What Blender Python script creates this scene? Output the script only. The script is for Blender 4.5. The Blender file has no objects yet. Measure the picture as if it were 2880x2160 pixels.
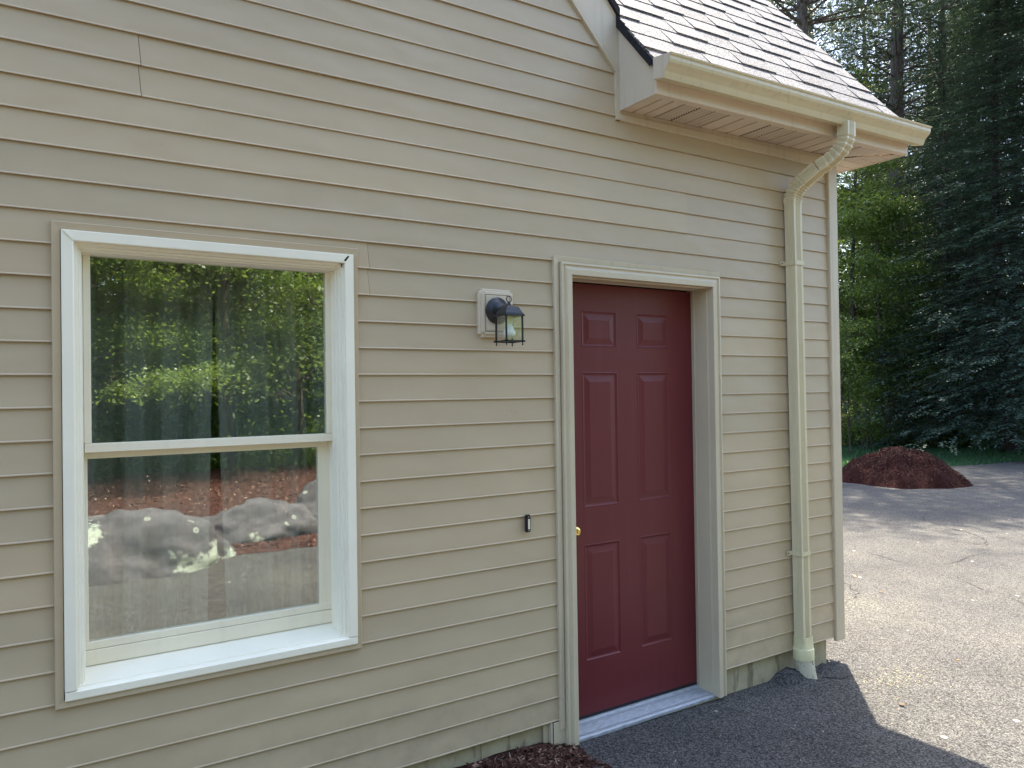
import bpy, bmesh, math, random
import numpy as np
from mathutils import Vector, Matrix

random.seed(7)
rng = np.random.default_rng(11)
S = bpy.context.scene
COL = S.collection
R = math.radians

# ------------------------------------------------------------------ camera
cam = bpy.data.cameras.new('camera')
cam_o = bpy.data.objects.new('camera', cam)
COL.objects.link(cam_o)
cam.sensor_width = 36.0
cam.lens = 27.04
cam.clip_start = 0.05
cam.clip_end = 600
_r = Vector((0.84059071, -0.54148074, -0.01434784))
_u = Vector((0.00685172, -0.0158569, 0.9998508))
_f = Vector((0.54162746, 0.8405636, 0.00961909))
M = Matrix((( _r.x, _u.x, -_f.x), (_r.y, _u.y, -_f.y), (_r.z, _u.z, -_f.z))).to_4x4()
M.translation = Vector((0, -2.773, 0))
cam_o.matrix_world = M
S.camera = cam_o
S.render.resolution_x = 1024
S.render.resolution_y = 768

# ------------------------------------------------------------------ light
SUN_EL, SUN_AZ = 65.5, 47.0
w = bpy.data.worlds.new('World')
S.world = w
w.use_nodes = True
wn = w.node_tree.nodes
sky = wn.new('ShaderNodeTexSky')
sky.sky_type = 'NISHITA'
sky.sun_disc = False
sky.sun_elevation = R(SUN_EL)
sky.sun_rotation = R(SUN_AZ)
sky.air_density = 1.0
sky.dust_density = 2.5
w.node_tree.links.new(sky.outputs[0], wn['Background'].inputs[0])
wn['Background'].inputs[1].default_value = 0.15
sd = Vector((math.sin(R(SUN_AZ)) * math.cos(R(SUN_EL)), math.cos(R(SUN_AZ)) * math.cos(R(SUN_EL)), math.sin(R(SUN_EL))))
sl = bpy.data.lights.new('sun', 'SUN')
sl.energy = 4.0
sl.angle = R(0.55)
sl.color = (1.0, 0.91, 0.76)
so = bpy.data.objects.new('sun', sl)
COL.objects.link(so)
so.location = sd * 60
so.rotation_euler = sd.to_track_quat('Z', 'Y').to_euler()
S.view_settings.view_transform = 'Standard'
S.view_settings.look = 'None'
S.view_settings.gamma = 1
S.view_settings.use_curve_mapping = False
S.view_settings.exposure = 2.2

# ------------------------------------------------------------------ materials
def newmat(name):
    m = bpy.data.materials.new(name)
    m.use_nodes = True
    nt = m.node_tree
    b = nt.nodes['Principled BSDF']
    return m, nt, b

def N(nt, t, **kw):
    n = nt.nodes.new(t)
    for k, v in kw.items():
        if k.startswith('i_'):
            n.inputs[k[2:].replace('_', ' ')].default_value = v
        else:
            setattr(n, k, v)
    return n

def coords(nt, scale=(1, 1, 1)):
    g = N(nt, 'ShaderNodeNewGeometry')
    mp = N(nt, 'ShaderNodeMapping')
    mp.inputs['Scale'].default_value = scale
    nt.links.new(g.outputs['Position'], mp.inputs['Vector'])
    return mp.outputs[0]

def noise(nt, vec, scale, detail=4, rough=0.55):
    n = N(nt, 'ShaderNodeTexNoise')
    n.inputs['Scale'].default_value = scale
    n.inputs['Detail'].default_value = detail
    n.inputs['Roughness'].default_value = rough
    nt.links.new(vec, n.inputs['Vector'])
    return n.outputs['Fac']

def ramp(nt, fac, stops):
    r = N(nt, 'ShaderNodeValToRGB')
    e = r.color_ramp.elements
    while len(e) < len(stops):
        e.new(0.5)
    for k, (p, c) in enumerate(stops):
        e[k].position = p
        e[k].color = (c[0], c[1], c[2], 1) if not isinstance(c, float) else (c, c, c, 1)
    nt.links.new(fac, r.inputs[0])
    return r.outputs[0]

def mixc(nt, fac, a, b, mode='MIX'):
    m = N(nt, 'ShaderNodeMix', data_type='RGBA', blend_type=mode)
    for s, v in ((m.inputs[0], fac), (m.inputs[6], a), (m.inputs[7], b)):
        if isinstance(v, (int, float)):
            s.default_value = v
        elif isinstance(v, tuple):
            s.default_value = (v[0], v[1], v[2], 1)
        else:
            nt.links.new(v, s)
    return m.outputs[2]

def bump(nt, b, h, strength, dist):
    n = N(nt, 'ShaderNodeBump')
    n.inputs['Strength'].default_value = strength
    n.inputs['Distance'].default_value = dist
    nt.links.new(h, n.inputs['Height'])
    nt.links.new(n.outputs[0], b.inputs['Normal'])
    return n

def plain(name, c, rough=0.5, var=0.06, scale=8, metal=0.0, spec=0.5, bscale=None, bstr=0.1, bdist=0.001, stretch=(1, 1, 1), coat=0.0):
    m, nt, b = newmat(name)
    v = coords(nt, stretch)
    f = noise(nt, v, scale)
    lo = tuple(x * (1 - var) for x in c)
    hi = tuple(min(1, x * (1 + var)) for x in c)
    nt.links.new(ramp(nt, f, [(0.3, lo), (0.7, hi)]), b.inputs['Base Color'])
    b.inputs['Roughness'].default_value = rough
    b.inputs['Metallic'].default_value = metal
    b.inputs['Specular IOR Level'].default_value = spec
    b.inputs['Coat Weight'].default_value = coat
    if bscale:
        bump(nt, b, noise(nt, v, bscale, 3), bstr, bdist)
    return m

def dirty(name, c, dirt, rough, thresh=0.62, scale=40, fine=0.25, spec=0.5, bstr=0.12):
    """paint or vinyl with sparse specks and faint streaks"""
    m, nt, b = newmat(name)
    v = coords(nt)
    base = ramp(nt, noise(nt, v, 3.0, 3), [(0.3, tuple(x * 0.95 for x in c)), (0.7, tuple(min(1, x * 1.04) for x in c))])
    st = noise(nt, coords(nt, (30, 30, 1.5)), 1.0, 3)
    base = mixc(nt, ramp(nt, st, [(0.55, 0.0), (0.8, fine)]), base, dirt)
    sp = N(nt, 'ShaderNodeTexVoronoi')
    sp.inputs['Scale'].default_value = scale
    nt.links.new(v, sp.inputs['Vector'])
    mask = ramp(nt, sp.outputs['Distance'], [(0.05, 1.0), (0.09, 0.0)])
    big = ramp(nt, noise(nt, v, 2.3, 2), [(thresh, 0.0), (thresh + 0.06, 1.0)])
    mm = N(nt, 'ShaderNodeMath', operation='MULTIPLY')
    nt.links.new(mask, mm.inputs[0]); nt.links.new(big, mm.inputs[1])
    base = mixc(nt, mm.outputs[0], base, dirt)
    nt.links.new(base, b.inputs['Base Color'])
    b.inputs['Roughness'].default_value = rough
    b.inputs['Specular IOR Level'].default_value = spec
    bump(nt, b, noise(nt, v, 60, 3), bstr, 0.001)
    return m

def siding_mat():
    m, nt, b = newmat('vinyl_siding')
    v = coords(nt)
    c = (0.490, 0.392, 0.258)
    base = ramp(nt, noise(nt, coords(nt, (0.6, 1, 2.0)), 1.7, 4), [(0.3, tuple(x * 0.95 for x in c)), (0.7, tuple(x * 1.05 for x in c))])
    oi = N(nt, 'ShaderNodeObjectInfo')
    base = mixc(nt, 1.0, base, ramp(nt, oi.outputs['Random'], [(0.0, (0.95, 0.955, 0.97)), (1.0, (1.03, 1.02, 1.0))]), 'MULTIPLY')
    sx = N(nt, 'ShaderNodeSeparateXYZ'); nt.links.new(v, sx.inputs[0])
    mr = N(nt, 'ShaderNodeMapRange'); mr.inputs[1].default_value = -1.46; mr.inputs[2].default_value = -1.05; mr.inputs[3].default_value = 0.4; mr.inputs[4].default_value = 0.0
    nt.links.new(sx.outputs[2], mr.inputs[0])
    sm = N(nt, 'ShaderNodeMath', operation='MULTIPLY')
    nt.links.new(mr.outputs[0], sm.inputs[0]); nt.links.new(ramp(nt, noise(nt, v, 9, 5, 0.7), [(0.42, 0.0), (0.7, 1.0)]), sm.inputs[1])
    base = mixc(nt, sm.outputs[0], base, (0.25, 0.205, 0.145))
    st = noise(nt, coords(nt, (22, 1, 1.2)), 1.0, 4)
    base = mixc(nt, ramp(nt, st, [(0.6, 0.0), (0.85, 0.14)]), base, (0.40, 0.33, 0.23))
    # mud specks near the ground and a few elsewhere
    sp = N(nt, 'ShaderNodeTexVoronoi'); sp.inputs['Scale'].default_value = 70
    nt.links.new(v, sp.inputs['Vector'])
    mask = ramp(nt, sp.outputs['Distance'], [(0.10, 1.0), (0.16, 0.0)])
    big = ramp(nt, noise(nt, v, 3.1, 3), [(0.66, 0.0), (0.72, 1.0)])
    mm = N(nt, 'ShaderNodeMath', operation='MULTIPLY')
    nt.links.new(mask, mm.inputs[0]); nt.links.new(big, mm.inputs[1])
    base = mixc(nt, mm.outputs[0], base, (0.13, 0.085, 0.05))
    nt.links.new(base, b.inputs['Base Color'])
    b.inputs['Roughness'].default_value = 0.42
    b.inputs['Specular IOR Level'].default_value = 0.45
    # faint embossed wood grain plus the slow waviness of vinyl
    g = noise(nt, coords(nt, (3, 3, 150)), 1.0, 5, 0.7)
    wv = noise(nt, coords(nt, (1.6, 1, 3.5)), 1.3, 2)
    n1 = N(nt, 'ShaderNodeBump'); n1.inputs['Strength'].default_value = 0.6; n1.inputs['Distance'].default_value = 0.02
    nt.links.new(wv, n1.inputs['Height'])
    n2 = N(nt, 'ShaderNodeBump'); n2.inputs['Strength'].default_value = 0.10; n2.inputs['Distance'].default_value = 0.002
    nt.links.new(g, n2.inputs['Height']); nt.links.new(n1.outputs[0], n2.inputs['Normal'])
    nt.links.new(n2.outputs[0], b.inputs['Normal'])
    return m

def asphalt_mat():
    m, nt, b = newmat('worn_asphalt')
    v = coords(nt)
    big = noise(nt, v, 0.6, 6, 0.6)
    med = noise(nt, v, 2.2, 5, 0.65)
    c1 = ramp(nt, big, [(0.32, (0.070, 0.068, 0.067)), (0.52, (0.094, 0.091, 0.087)), (0.70, (0.130, 0.124, 0.110))])
    c2 = mixc(nt, ramp(nt, med, [(0.35, 0.0), (0.75, 0.5)]), c1, (0.135, 0.127, 0.110))
    vo = N(nt, 'ShaderNodeTexVoronoi'); vo.inputs['Scale'].default_value = 150
    nt.links.new(v, vo.inputs['Vector'])
    stone = ramp(nt, vo.outputs['Color'], [(0.15, 0.35), (0.5, 0.92), (0.85, 1.8)])
    gap = ramp(nt, vo.outputs['Distance'], [(0.30, 1.0), (0.70, 0.6)])
    c3 = mixc(nt, 1.0, c2, stone, 'MULTIPLY')
    c3 = mixc(nt, 1.0, c3, gap, 'MULTIPLY')
    # pale sandy patches and light chips
    vp = N(nt, 'ShaderNodeTexVoronoi'); vp.inputs['Scale'].default_value = 3.3
    nt.links.new(v, vp.inputs['Vector'])
    chips = ramp(nt, vp.outputs['Distance'], [(0.035, 1.0), (0.06, 0.0)])
    c3 = mixc(nt, chips, c3, (0.36, 0.34, 0.30))
    nt.links.new(c3, b.inputs['Base Color'])
    b.inputs['Roughness'].default_value = 0.85
    b.inputs['Specular IOR Level'].default_value = 0.12
    bump(nt, b, vo.outputs['Distance'], 0.5, 0.004)
    return m

def shingle_mat():
    m, nt, b = newmat('asphalt_shingle')
    v = coords(nt)
    gi = N(nt, 'ShaderNodeObjectInfo')
    t = ramp(nt, gi.outputs['Random'], [(0.0, (0.100, 0.102, 0.112)), (0.5, (0.118, 0.119, 0.130)), (1.0, (0.136, 0.136, 0.145))])
    vo = N(nt, 'ShaderNodeTexVoronoi'); vo.inputs['Scale'].default_value = 170
    nt.links.new(v, vo.inputs['Vector'])
    g = ramp(nt, vo.outputs['Color'], [(0.15, 0.25), (0.5, 0.92), (0.9, 2.3)])
    c = mixc(nt, 1.0, t, g, 'MULTIPLY')
    c = mixc(nt, ramp(nt, noise(nt, v, 4, 4), [(0.4, 0.0), (0.8, 0.35)]), c, (0.12, 0.115, 0.115))
    nt.links.new(c, b.inputs['Base Color'])
    b.inputs['Roughness'].default_value = 0.9
    bump(nt, b, vo.outputs['Distance'], 0.6, 0.002)
    return m

def leaf_mat(name, c1, c2, trans=(0.16, 0.30, 0.03), tfac=0.35, rough=0.45):
    m = bpy.data.materials.new(name); m.use_nodes = True
    nt = m.node_tree; nt.nodes.clear()
    out = N(nt, 'ShaderNodeOutputMaterial')
    g = N(nt, 'ShaderNodeNewGeometry')
    oi = N(nt, 'ShaderNodeObjectInfo')
    col = ramp(nt, g.outputs['Random Per Island'], [(0.0, c1), (1.0, c2)])
    tcol = mixc(nt, 0.75, col, trans)
    p = N(nt, 'ShaderNodeBsdfPrincipled')
    nt.links.new(col, p.inputs['Base Color'])
    p.inputs['Roughness'].default_value = rough
    p.inputs['Specular IOR Level'].default_value = 0.5
    t = N(nt, 'ShaderNodeBsdfTranslucent')
    nt.links.new(tcol, t.inputs['Color'])
    mx = N(nt, 'ShaderNodeMixShader'); mx.inputs[0].default_value = tfac
    nt.links.new(p.outputs[0], mx.inputs[1]); nt.links.new(t.outputs[0], mx.inputs[2])
    nt.links.new(mx.outputs[0], out.inputs['Surface'])
    return m

def bark_mat(name, c1, c2):
    m, nt, b = newmat(name)
    v = coords(nt, (1, 1, 0.25))
    f = noise(nt, v, 18, 5, 0.7)
    c = ramp(nt, f, [(0.35, c1), (0.65, c2)])
    li = ramp(nt, noise(nt, coords(nt), 9, 4), [(0.60, 0.0), (0.70, 0.55)])
    c = mixc(nt, li, c, (0.20, 0.21, 0.18))
    nt.links.new(c, b.inputs['Base Color'])
    b.inputs['Roughness'].default_value = 0.9
    bump(nt, b, f, 0.9, 0.03)
    return m

def soil_mat(name, cs, scale, rough=0.95, bd=0.02):
    m, nt, b = newmat(name)
    v = coords(nt)
    f = noise(nt, v, scale, 8, 0.7)
    nt.links.new(ramp(nt, f, [(0.3, cs[0]), (0.5, cs[1]), (0.72, cs[2])]), b.inputs['Base Color'])
    b.inputs['Roughness'].default_value = rough
    b.inputs['Specular IOR Level'].default_value = 0.12
    bump(nt, b, noise(nt, v, scale * 2.5, 5, 0.7), 0.8, bd)
    return m

def chip_mat(name, c1, c2, c3):
    m, nt, b = newmat(name)
    g = N(nt, 'ShaderNodeNewGeometry')
    nt.links.new(ramp(nt, g.outputs['Random Per Island'], [(0.0, c1), (0.8, c2), (0.97, c3)]), b.inputs['Base Color'])
    b.inputs['Roughness'].default_value = 0.85
    b.inputs['Specular IOR Level'].default_value = 0.15
    return m

def glass_sheet(name, tint, f0, rough=0.0, wave=0.0):
    """one face of a clear sheet: reflection rises towards grazing angles"""
    m = bpy.data.materials.new(name); m.use_nodes = True
    nt = m.node_tree; nt.nodes.clear()
    out = N(nt, 'ShaderNodeOutputMaterial')
    t = N(nt, 'ShaderNodeBsdfTransparent'); t.inputs[0].default_value = (*tint, 1)
    g = N(nt, 'ShaderNodeBsdfGlossy'); g.inputs['Roughness'].default_value = rough
    g.inputs[0].default_value = (0.98, 1.0, 0.97, 1)
    lw = N(nt, 'ShaderNodeLayerWeight'); lw.inputs['Blend'].default_value = 0.5
    pw = N(nt, 'ShaderNodeMath', operation='POWER'); pw.inputs[1].default_value = 5.0
    nt.links.new(lw.outputs['Facing'], pw.inputs[0])
    ma = N(nt, 'ShaderNodeMath', operation='MULTIPLY_ADD'); ma.inputs[1].default_value = 1 - f0; ma.inputs[2].default_value = f0
    nt.links.new(pw.outputs[0], ma.inputs[0])
    if wave:
        wv = noise(nt, coords(nt), 3.0, 1)
        bp = N(nt, 'ShaderNodeBump'); bp.inputs['Strength'].default_value = wave; bp.inputs['Distance'].default_value = 0.004
        nt.links.new(wv, bp.inputs['Height']); nt.links.new(bp.outputs[0], g.inputs['Normal'])
    mx = N(nt, 'ShaderNodeMixShader')
    nt.links.new(ma.outputs[0], mx.inputs[0]); nt.links.new(t.outputs[0], mx.inputs[1]); nt.links.new(g.outputs[0], mx.inputs[2])
    nt.links.new(mx.outputs[0], out.inputs['Surface'])
    return m

def curtain_mat():
    m, nt, b = newmat('sheer_curtain')
    v = coords(nt, (40, 40, 1.2))
    nt.links.new(ramp(nt, noise(nt, v, 1.0, 3), [(0.3, (0.27, 0.29, 0.265)), (0.7, (0.37, 0.39, 0.355))]), b.inputs['Base Color'])
    b.inputs['Roughness'].default_value = 0.9
    return m

def soffit_mat():
    m, nt, b = newmat('vented_soffit')
    c = (0.67, 0.56, 0.43)
    # rows of small punched holes
    mp = N(nt, 'ShaderNodeMapping'); g = N(nt, 'ShaderNodeNewGeometry')
    nt.links.new(g.outputs['Position'], mp.inputs['Vector'])
    mp.inputs['Scale'].default_value = (112, 60, 0)
    vo = N(nt, 'ShaderNodeTexVoronoi', voronoi_dimensions='2D'); vo.inputs['Scale'].default_value = 1.0; vo.inputs['Randomness'].default_value = 0.0
    nt.links.new(mp.outputs[0], vo.inputs['Vector'])
    mask = ramp(nt, vo.outputs['Distance'], [(0.24, 1.0), (0.32, 0.0)])
    nt.links.new(mixc(nt, mask, c, (0.16, 0.12, 0.09)), b.inputs['Base Color'])
    b.inputs['Roughness'].default_value = 0.5
    return m

def concrete_mat():
    m, nt, b = newmat('foundation_concrete')
    v = coords(nt)
    f = noise(nt, v, 6, 6, 0.7)
    c = ramp(nt, f, [(0.3, (0.33, 0.275, 0.175)), (0.6, (0.47, 0.40, 0.26))])
    st = ramp(nt, noise(nt, coords(nt, (14, 1, 3)), 1.6, 4), [(0.56, 0.0), (0.62, 0.9)])
    c = mixc(nt, st, c, (0.24, 0.20, 0.13))
    nt.links.new(c, b.inputs['Base Color'])
    b.inputs['Roughness'].default_value = 0.9
    bump(nt, b, f, 0.5, 0.006)
    return m

def boulder_mat():
    m, nt, b = newmat('lichen_boulder')
    v = coords(nt)
    f = noise(nt, v, 5, 8, 0.7)
    c = ramp(nt, f, [(0.3, (0.045, 0.043, 0.046)), (0.7, (0.12, 0.112, 0.116))])
    li = ramp(nt, noise(nt, v, 1.5, 6, 0.7), [(0.59, 0.0), (0.63, 0.85)])
    c = mixc(nt, li, c, (0.36, 0.41, 0.33))
    vo = N(nt, 'ShaderNodeTexVoronoi'); vo.inputs['Scale'].default_value = 4.2
    nt.links.new(v, vo.inputs['Vector'])
    ring = ramp(nt, vo.outputs['Distance'], [(0.06, 0.3), (0.10, 0.8), (0.13, 0.0)])
    c = mixc(nt, ring, c, (0.40, 0.44, 0.36))
    nt.links.new(c, b.inputs['Base Color'])
    b.inputs['Roughness'].default_value = 0.9
    bump(nt, b, f, 0.7, 0.03)
    return m

MAT = {}
MAT['siding'] = siding_mat()
MAT['trim'] = dirty('beige_trim', (0.56, 0.475, 0.34), (0.16, 0.13, 0.09), 0.4, 0.70, 50)
MAT['gutter'] = dirty('cream_gutter', (0.66, 0.58, 0.38), (0.25, 0.25, 0.17), 0.35, 0.66, 60, 0.35)
MAT['fascia'] = dirty('tan_fascia', (0.67, 0.555, 0.42), (0.22, 0.18, 0.13), 0.35, 0.68, 55)
MAT['cheek'] = dirty('grey_beige_coil', (0.58, 0.50, 0.38), (0.12, 0.10, 0.08), 0.4, 0.58, 120)
MAT['white'] = dirty('white_vinyl', (0.90, 0.85, 0.69), (0.30, 0.26, 0.16), 0.3, 0.70, 60, 0.03)
MAT['sash'] = dirty('cream_sash', (0.86, 0.79, 0.61), (0.25, 0.22, 0.14), 0.3, 0.74, 45, 0.10)
MAT['doorframe'] = dirty('khaki_door_paint', (0.57, 0.49, 0.345), (0.2, 0.18, 0.12), 0.35, 0.72, 40, 0.1)
MAT['door'] = dirty('burgundy_door_paint', (0.140, 0.022, 0.027), (0.24, 0.12, 0.12), 0.40, 0.70, 34, 0.08, 0.38, 0.05)
MAT['threshold'] = plain('aluminium_threshold', (0.36, 0.38, 0.41), 0.55, 0.25, 25, 0.25, 0.5, 200, 0.3, 0.001, (1, 6, 1))
MAT['black_metal'] = plain('black_lantern_metal', (0.012, 0.014, 0.018), 0.35, 0.3, 30, 0.0, 0.5, 150, 0.2, 0.001)
MAT['block'] = plain('mounting_block_vinyl', (0.58, 0.49, 0.36), 0.4, 0.05, 8)
MAT['clear'] = glass_sheet('lantern_glass', (0.97, 0.98, 0.97), 0.09, 0.06)
MAT['bulb'] = plain('bulb_glass', (0.82, 0.84, 0.83), 0.12, 0.03, 10, 0.0, 0.8)
MAT['socket'] = plain('bulb_socket', (0.72, 0.70, 0.55), 0.4, 0.05, 10)
MAT['brass'] = plain('polished_brass', (0.80, 0.58, 0.20), 0.14, 0.08, 30, 1.0)
MAT['button'] = plain('bell_button', (0.80, 0.76, 0.55), 0.35, 0.02, 10)
MAT['shingle'] = shingle_mat()
MAT['dark_edge'] = plain('black_shingle_edge', (0.018, 0.018, 0.02), 0.9, 0.3, 40, 0, 0.3, 80, 0.6, 0.004)
def pvc_mat():
    m, nt, b = newmat('scuffed_pvc')
    v = coords(nt)
    f = noise(nt, v, 55, 4, 0.7)
    c = mixc(nt, ramp(nt, f, [(0.60, 0.0), (0.63, 1.0)]), (0.56, 0.51, 0.38), (0.03, 0.028, 0.025))
    nt.links.new(c, b.inputs['Base Color']); b.inputs['Roughness'].default_value = 0.5
    return m
MAT['pvc'] = pvc_mat()
MAT['adapter'] = dirty('yellowed_adapter', (0.66, 0.60, 0.36), (0.28, 0.24, 0.10), 0.4, 0.7, 50, 0.15)
MAT['soffit'] = plain('tan_soffit', (0.67, 0.56, 0.43), 0.45, 0.03, 8)
MAT['soffit_vent'] = soffit_mat()
MAT['concrete'] = concrete_mat()
MAT['asphalt'] = asphalt_mat()
MAT['crack'] = plain('crack_black', (0.02, 0.019, 0.018), 0.95, 0.2, 30)  # near-black strips for the asphalt cracks and the mounting block seam
MAT['sheath'] = plain('dark_sheathing', (0.03, 0.028, 0.026), 0.9, 0.1, 5)
MAT['inside'] = plain('interior_wall', (0.25, 0.24, 0.22), 0.9, 0.05, 2)
MAT['curtain'] = curtain_mat()
MAT['pane'] = glass_sheet('window_glass', (0.93, 0.96, 0.93), 0.235, 0.0, 0.3)
MAT['mulch'] = soil_mat('dark_mulch', [(0.018, 0.009, 0.007), (0.05, 0.022, 0.017), (0.10, 0.045, 0.035)], 45)
MAT['chips'] = chip_mat('bark_chips', (0.03, 0.014, 0.010), (0.10, 0.045, 0.033), (0.30, 0.20, 0.15))
MAT['bed_mulch'] = soil_mat('bed_mulch', [(0.025, 0.011, 0.009), (0.065, 0.030, 0.024), (0.12, 0.06, 0.045)], 12)
MAT['bed_chips'] = chip_mat('bed_bark_chips', (0.035, 0.015, 0.012), (0.115, 0.055, 0.042), (0.34, 0.23, 0.17))
MAT['red_mulch'] = soil_mat('red_mulch', [(0.010, 0.003, 0.0025), (0.034, 0.010, 0.008), (0.062, 0.020, 0.014)], 30)
MAT['red_chips'] = chip_mat('red_bark_chips', (0.016, 0.006, 0.005), (0.055, 0.020, 0.015), (0.20, 0.12, 0.09))
MAT['soil'] = soil_mat('forest_floor', [(0.025, 0.020, 0.013), (0.055, 0.042, 0.026), (0.11, 0.085, 0.055)], 1.6)
MAT['lawn'] = soil_mat('lawn_soil', [(0.012, 0.035, 0.014), (0.022, 0.06, 0.022), (0.03, 0.08, 0.03)], 6)
MAT['grass'] = leaf_mat('grass_blades', (0.02, 0.075, 0.03), (0.045, 0.13, 0.05), (0.10, 0.22, 0.04), 0.3)
MAT['straw'] = chip_mat('dry_straw', (0.30, 0.25, 0.13), (0.48, 0.42, 0.24), (0.6, 0.55, 0.35))
MAT['litter'] = chip_mat('leaf_litter', (0.06, 0.04, 0.02), (0.16, 0.11, 0.06), (0.38, 0.28, 0.18))
MAT['boulder'] = boulder_mat()
MAT['pine_bark'] = bark_mat('pine_bark', (0.055, 0.044, 0.038), (0.17, 0.14, 0.125))
MAT['dark_bark'] = bark_mat('dark_bark', (0.012, 0.010, 0.008), (0.04, 0.032, 0.026))
MAT['brown_bark'] = bark_mat('brown_bark', (0.03, 0.024, 0.018), (0.10, 0.08, 0.06))
MAT['needles'] = leaf_mat('pine_needles', (0.032, 0.065, 0.042), (0.075, 0.115, 0.065), (0.12, 0.18, 0.07), 0.25, 0.5)
MAT['hemlock'] = leaf_mat('hemlock_needles', (0.034, 0.066, 0.054), (0.078, 0.120, 0.084), (0.10, 0.16, 0.07), 0.25, 0.5)
MAT['maple'] = leaf_mat('maple_leaves', (0.070, 0.125, 0.028), (0.165, 0.235, 0.062), (0.28, 0.40, 0.05), 0.45, 0.35)
MAT['beech'] = leaf_mat('beech_leaves', (0.060, 0.115, 0.028), (0.15, 0.21, 0.065), (0.28, 0.37, 0.06), 0.42, 0.35)

# ------------------------------------------------------------------ mesh helpers
def wloc(o):
    p = Vector((0, 0, 0))
    while o is not None:
        p += o.location
        o = o.parent
    return p

def tag(o, label=None, cat=None, group=None, kind=None):
    if label: o['label'] = label
    if cat: o['category'] = cat
    if group: o['group'] = group
    if kind: o['kind'] = kind
    return o

def empty(name, loc, label=None, cat=None, group=None):
    o = bpy.data.objects.new(name, None)
    o.empty_display_size = 0.1
    COL.objects.link(o)
    o.location = loc
    return tag(o, label, cat, group)

class MB:
    """collects geometry in world coordinates and links it as one mesh object"""
    def __init__(s):
        s.v = []; s.f = []
    def face(s, pts):
        n = len(s.v); s.v += [tuple(p) for p in pts]; s.f.append(tuple(range(n, n + len(pts)))); return s
    def box(s, x0, x1, y0, y1, z0, z1):
        n = len(s.v)
        s.v += [(x, y, z) for x in (x0, x1) for y in (y0, y1) for z in (z0, z1)]
        for q in ((0, 1, 3, 2), (4, 6, 7, 5), (0, 4, 5, 1), (2, 3, 7, 6), (0, 2, 6, 4), (1, 5, 7, 3)):
            s.f.append(tuple(n + i for i in q))
        return s
    def hexa(s, p):
        n = len(s.v); s.v += [tuple(q) for q in p]
        for q in ((0, 3, 2, 1), (4, 5, 6, 7), (0, 1, 5, 4), (1, 2, 6, 5), (2, 3, 7, 6), (3, 0, 4, 7)):
            s.f.append(tuple(n + i for i in q))
        return s
    def rings(s, rs, close=True, caps=True):
        n = len(s.v); k = len(rs[0])
        for r_ in rs: s.v += [tuple(p) for p in r_]
        for i in range(len(rs) - 1):
            for j in range(k if close else k - 1):
                a = n + i * k + j; b = n + i * k + (j + 1) % k
                s.f.append((a, b, b + k, a + k))
        if caps and close:
            s.f.append(tuple(n + j for j in range(k))[::-1]); s.f.append(tuple(n + (len(rs) - 1) * k + j for j in range(k)))
        return s
    def tube(s, pts, rad, k=8, caps=True):
        pts = [Vector(p) for p in pts]
        if not isinstance(rad, (list, tuple)): rad = [rad] * len(pts)
        rs = []
        up = Vector((0, 0, 1))
        for i, p in enumerate(pts):
            t = (pts[min(i + 1, len(pts) - 1)] - pts[max(i - 1, 0)]).normalized()
            a = t.cross(up)
            if a.length < 0.05: a = t.cross(Vector((0, 1, 0)))
            a.normalize(); b = t.cross(a)
            rs.append([p + (a * math.cos(2 * math.pi * j / k) + b * math.sin(2 * math.pi * j / k)) * float(rad[i]) for j in range(k)])
        return s.rings(rs, True, caps)
    def lathe(s, c, axis, prof, k=24):
        """prof = [(distance along axis, radius)]"""
        c = Vector(c); axis = Vector(axis).normalized()
        a = axis.cross(Vector((0, 0, 1)))
        if a.length < 0.05: a = axis.cross(Vector((0, 1, 0)))
        a.normalize(); b = axis.cross(a)
        rs = [[c + axis * d + max(r_, 1e-5) * (a * math.cos(2 * math.pi * j / k) + b * math.sin(2 * math.pi * j / k)) for j in range(k)] for d, r_ in prof]
        return s.rings(rs)
    def build(s, name, mat, parent=None, loc=None, smooth=False, bevel=0.0, segs=1, keep=False):
        base = wloc(parent) if parent else Vector(loc or (0, 0, 0))
        me = bpy.data.meshes.new(name)
        me.from_pydata([tuple(Vector(p) - base) for p in s.v], [], s.f)
        me.materials.append(MAT[mat])
        bm = bmesh.new(); bm.from_mesh(me)
        bmesh.ops.remove_doubles(bm, verts=bm.verts, dist=1e-5)
        bmesh.ops.recalc_face_normals(bm, faces=bm.faces)
        if bevel > 0:
            es = [e for e in bm.edges if len(e.link_faces) == 2 and e.calc_face_angle(0) > 0.5]
            bmesh.ops.bevel(bm, geom=es, offset=bevel, segments=segs, affect='EDGES', clamp_overlap=True)
        if smooth:
            for f in bm.faces: f.smooth = True
            for e in bm.edges:
                if len(e.link_faces) == 2 and e.calc_face_angle(0) > 0.7: e.smooth = False
        bm.to_mesh(me); bm.free()
        o = bpy.data.objects.new(name, me)
        COL.objects.link(o)
        if parent: o.parent = parent
        else: o.location = base
        return o

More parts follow.
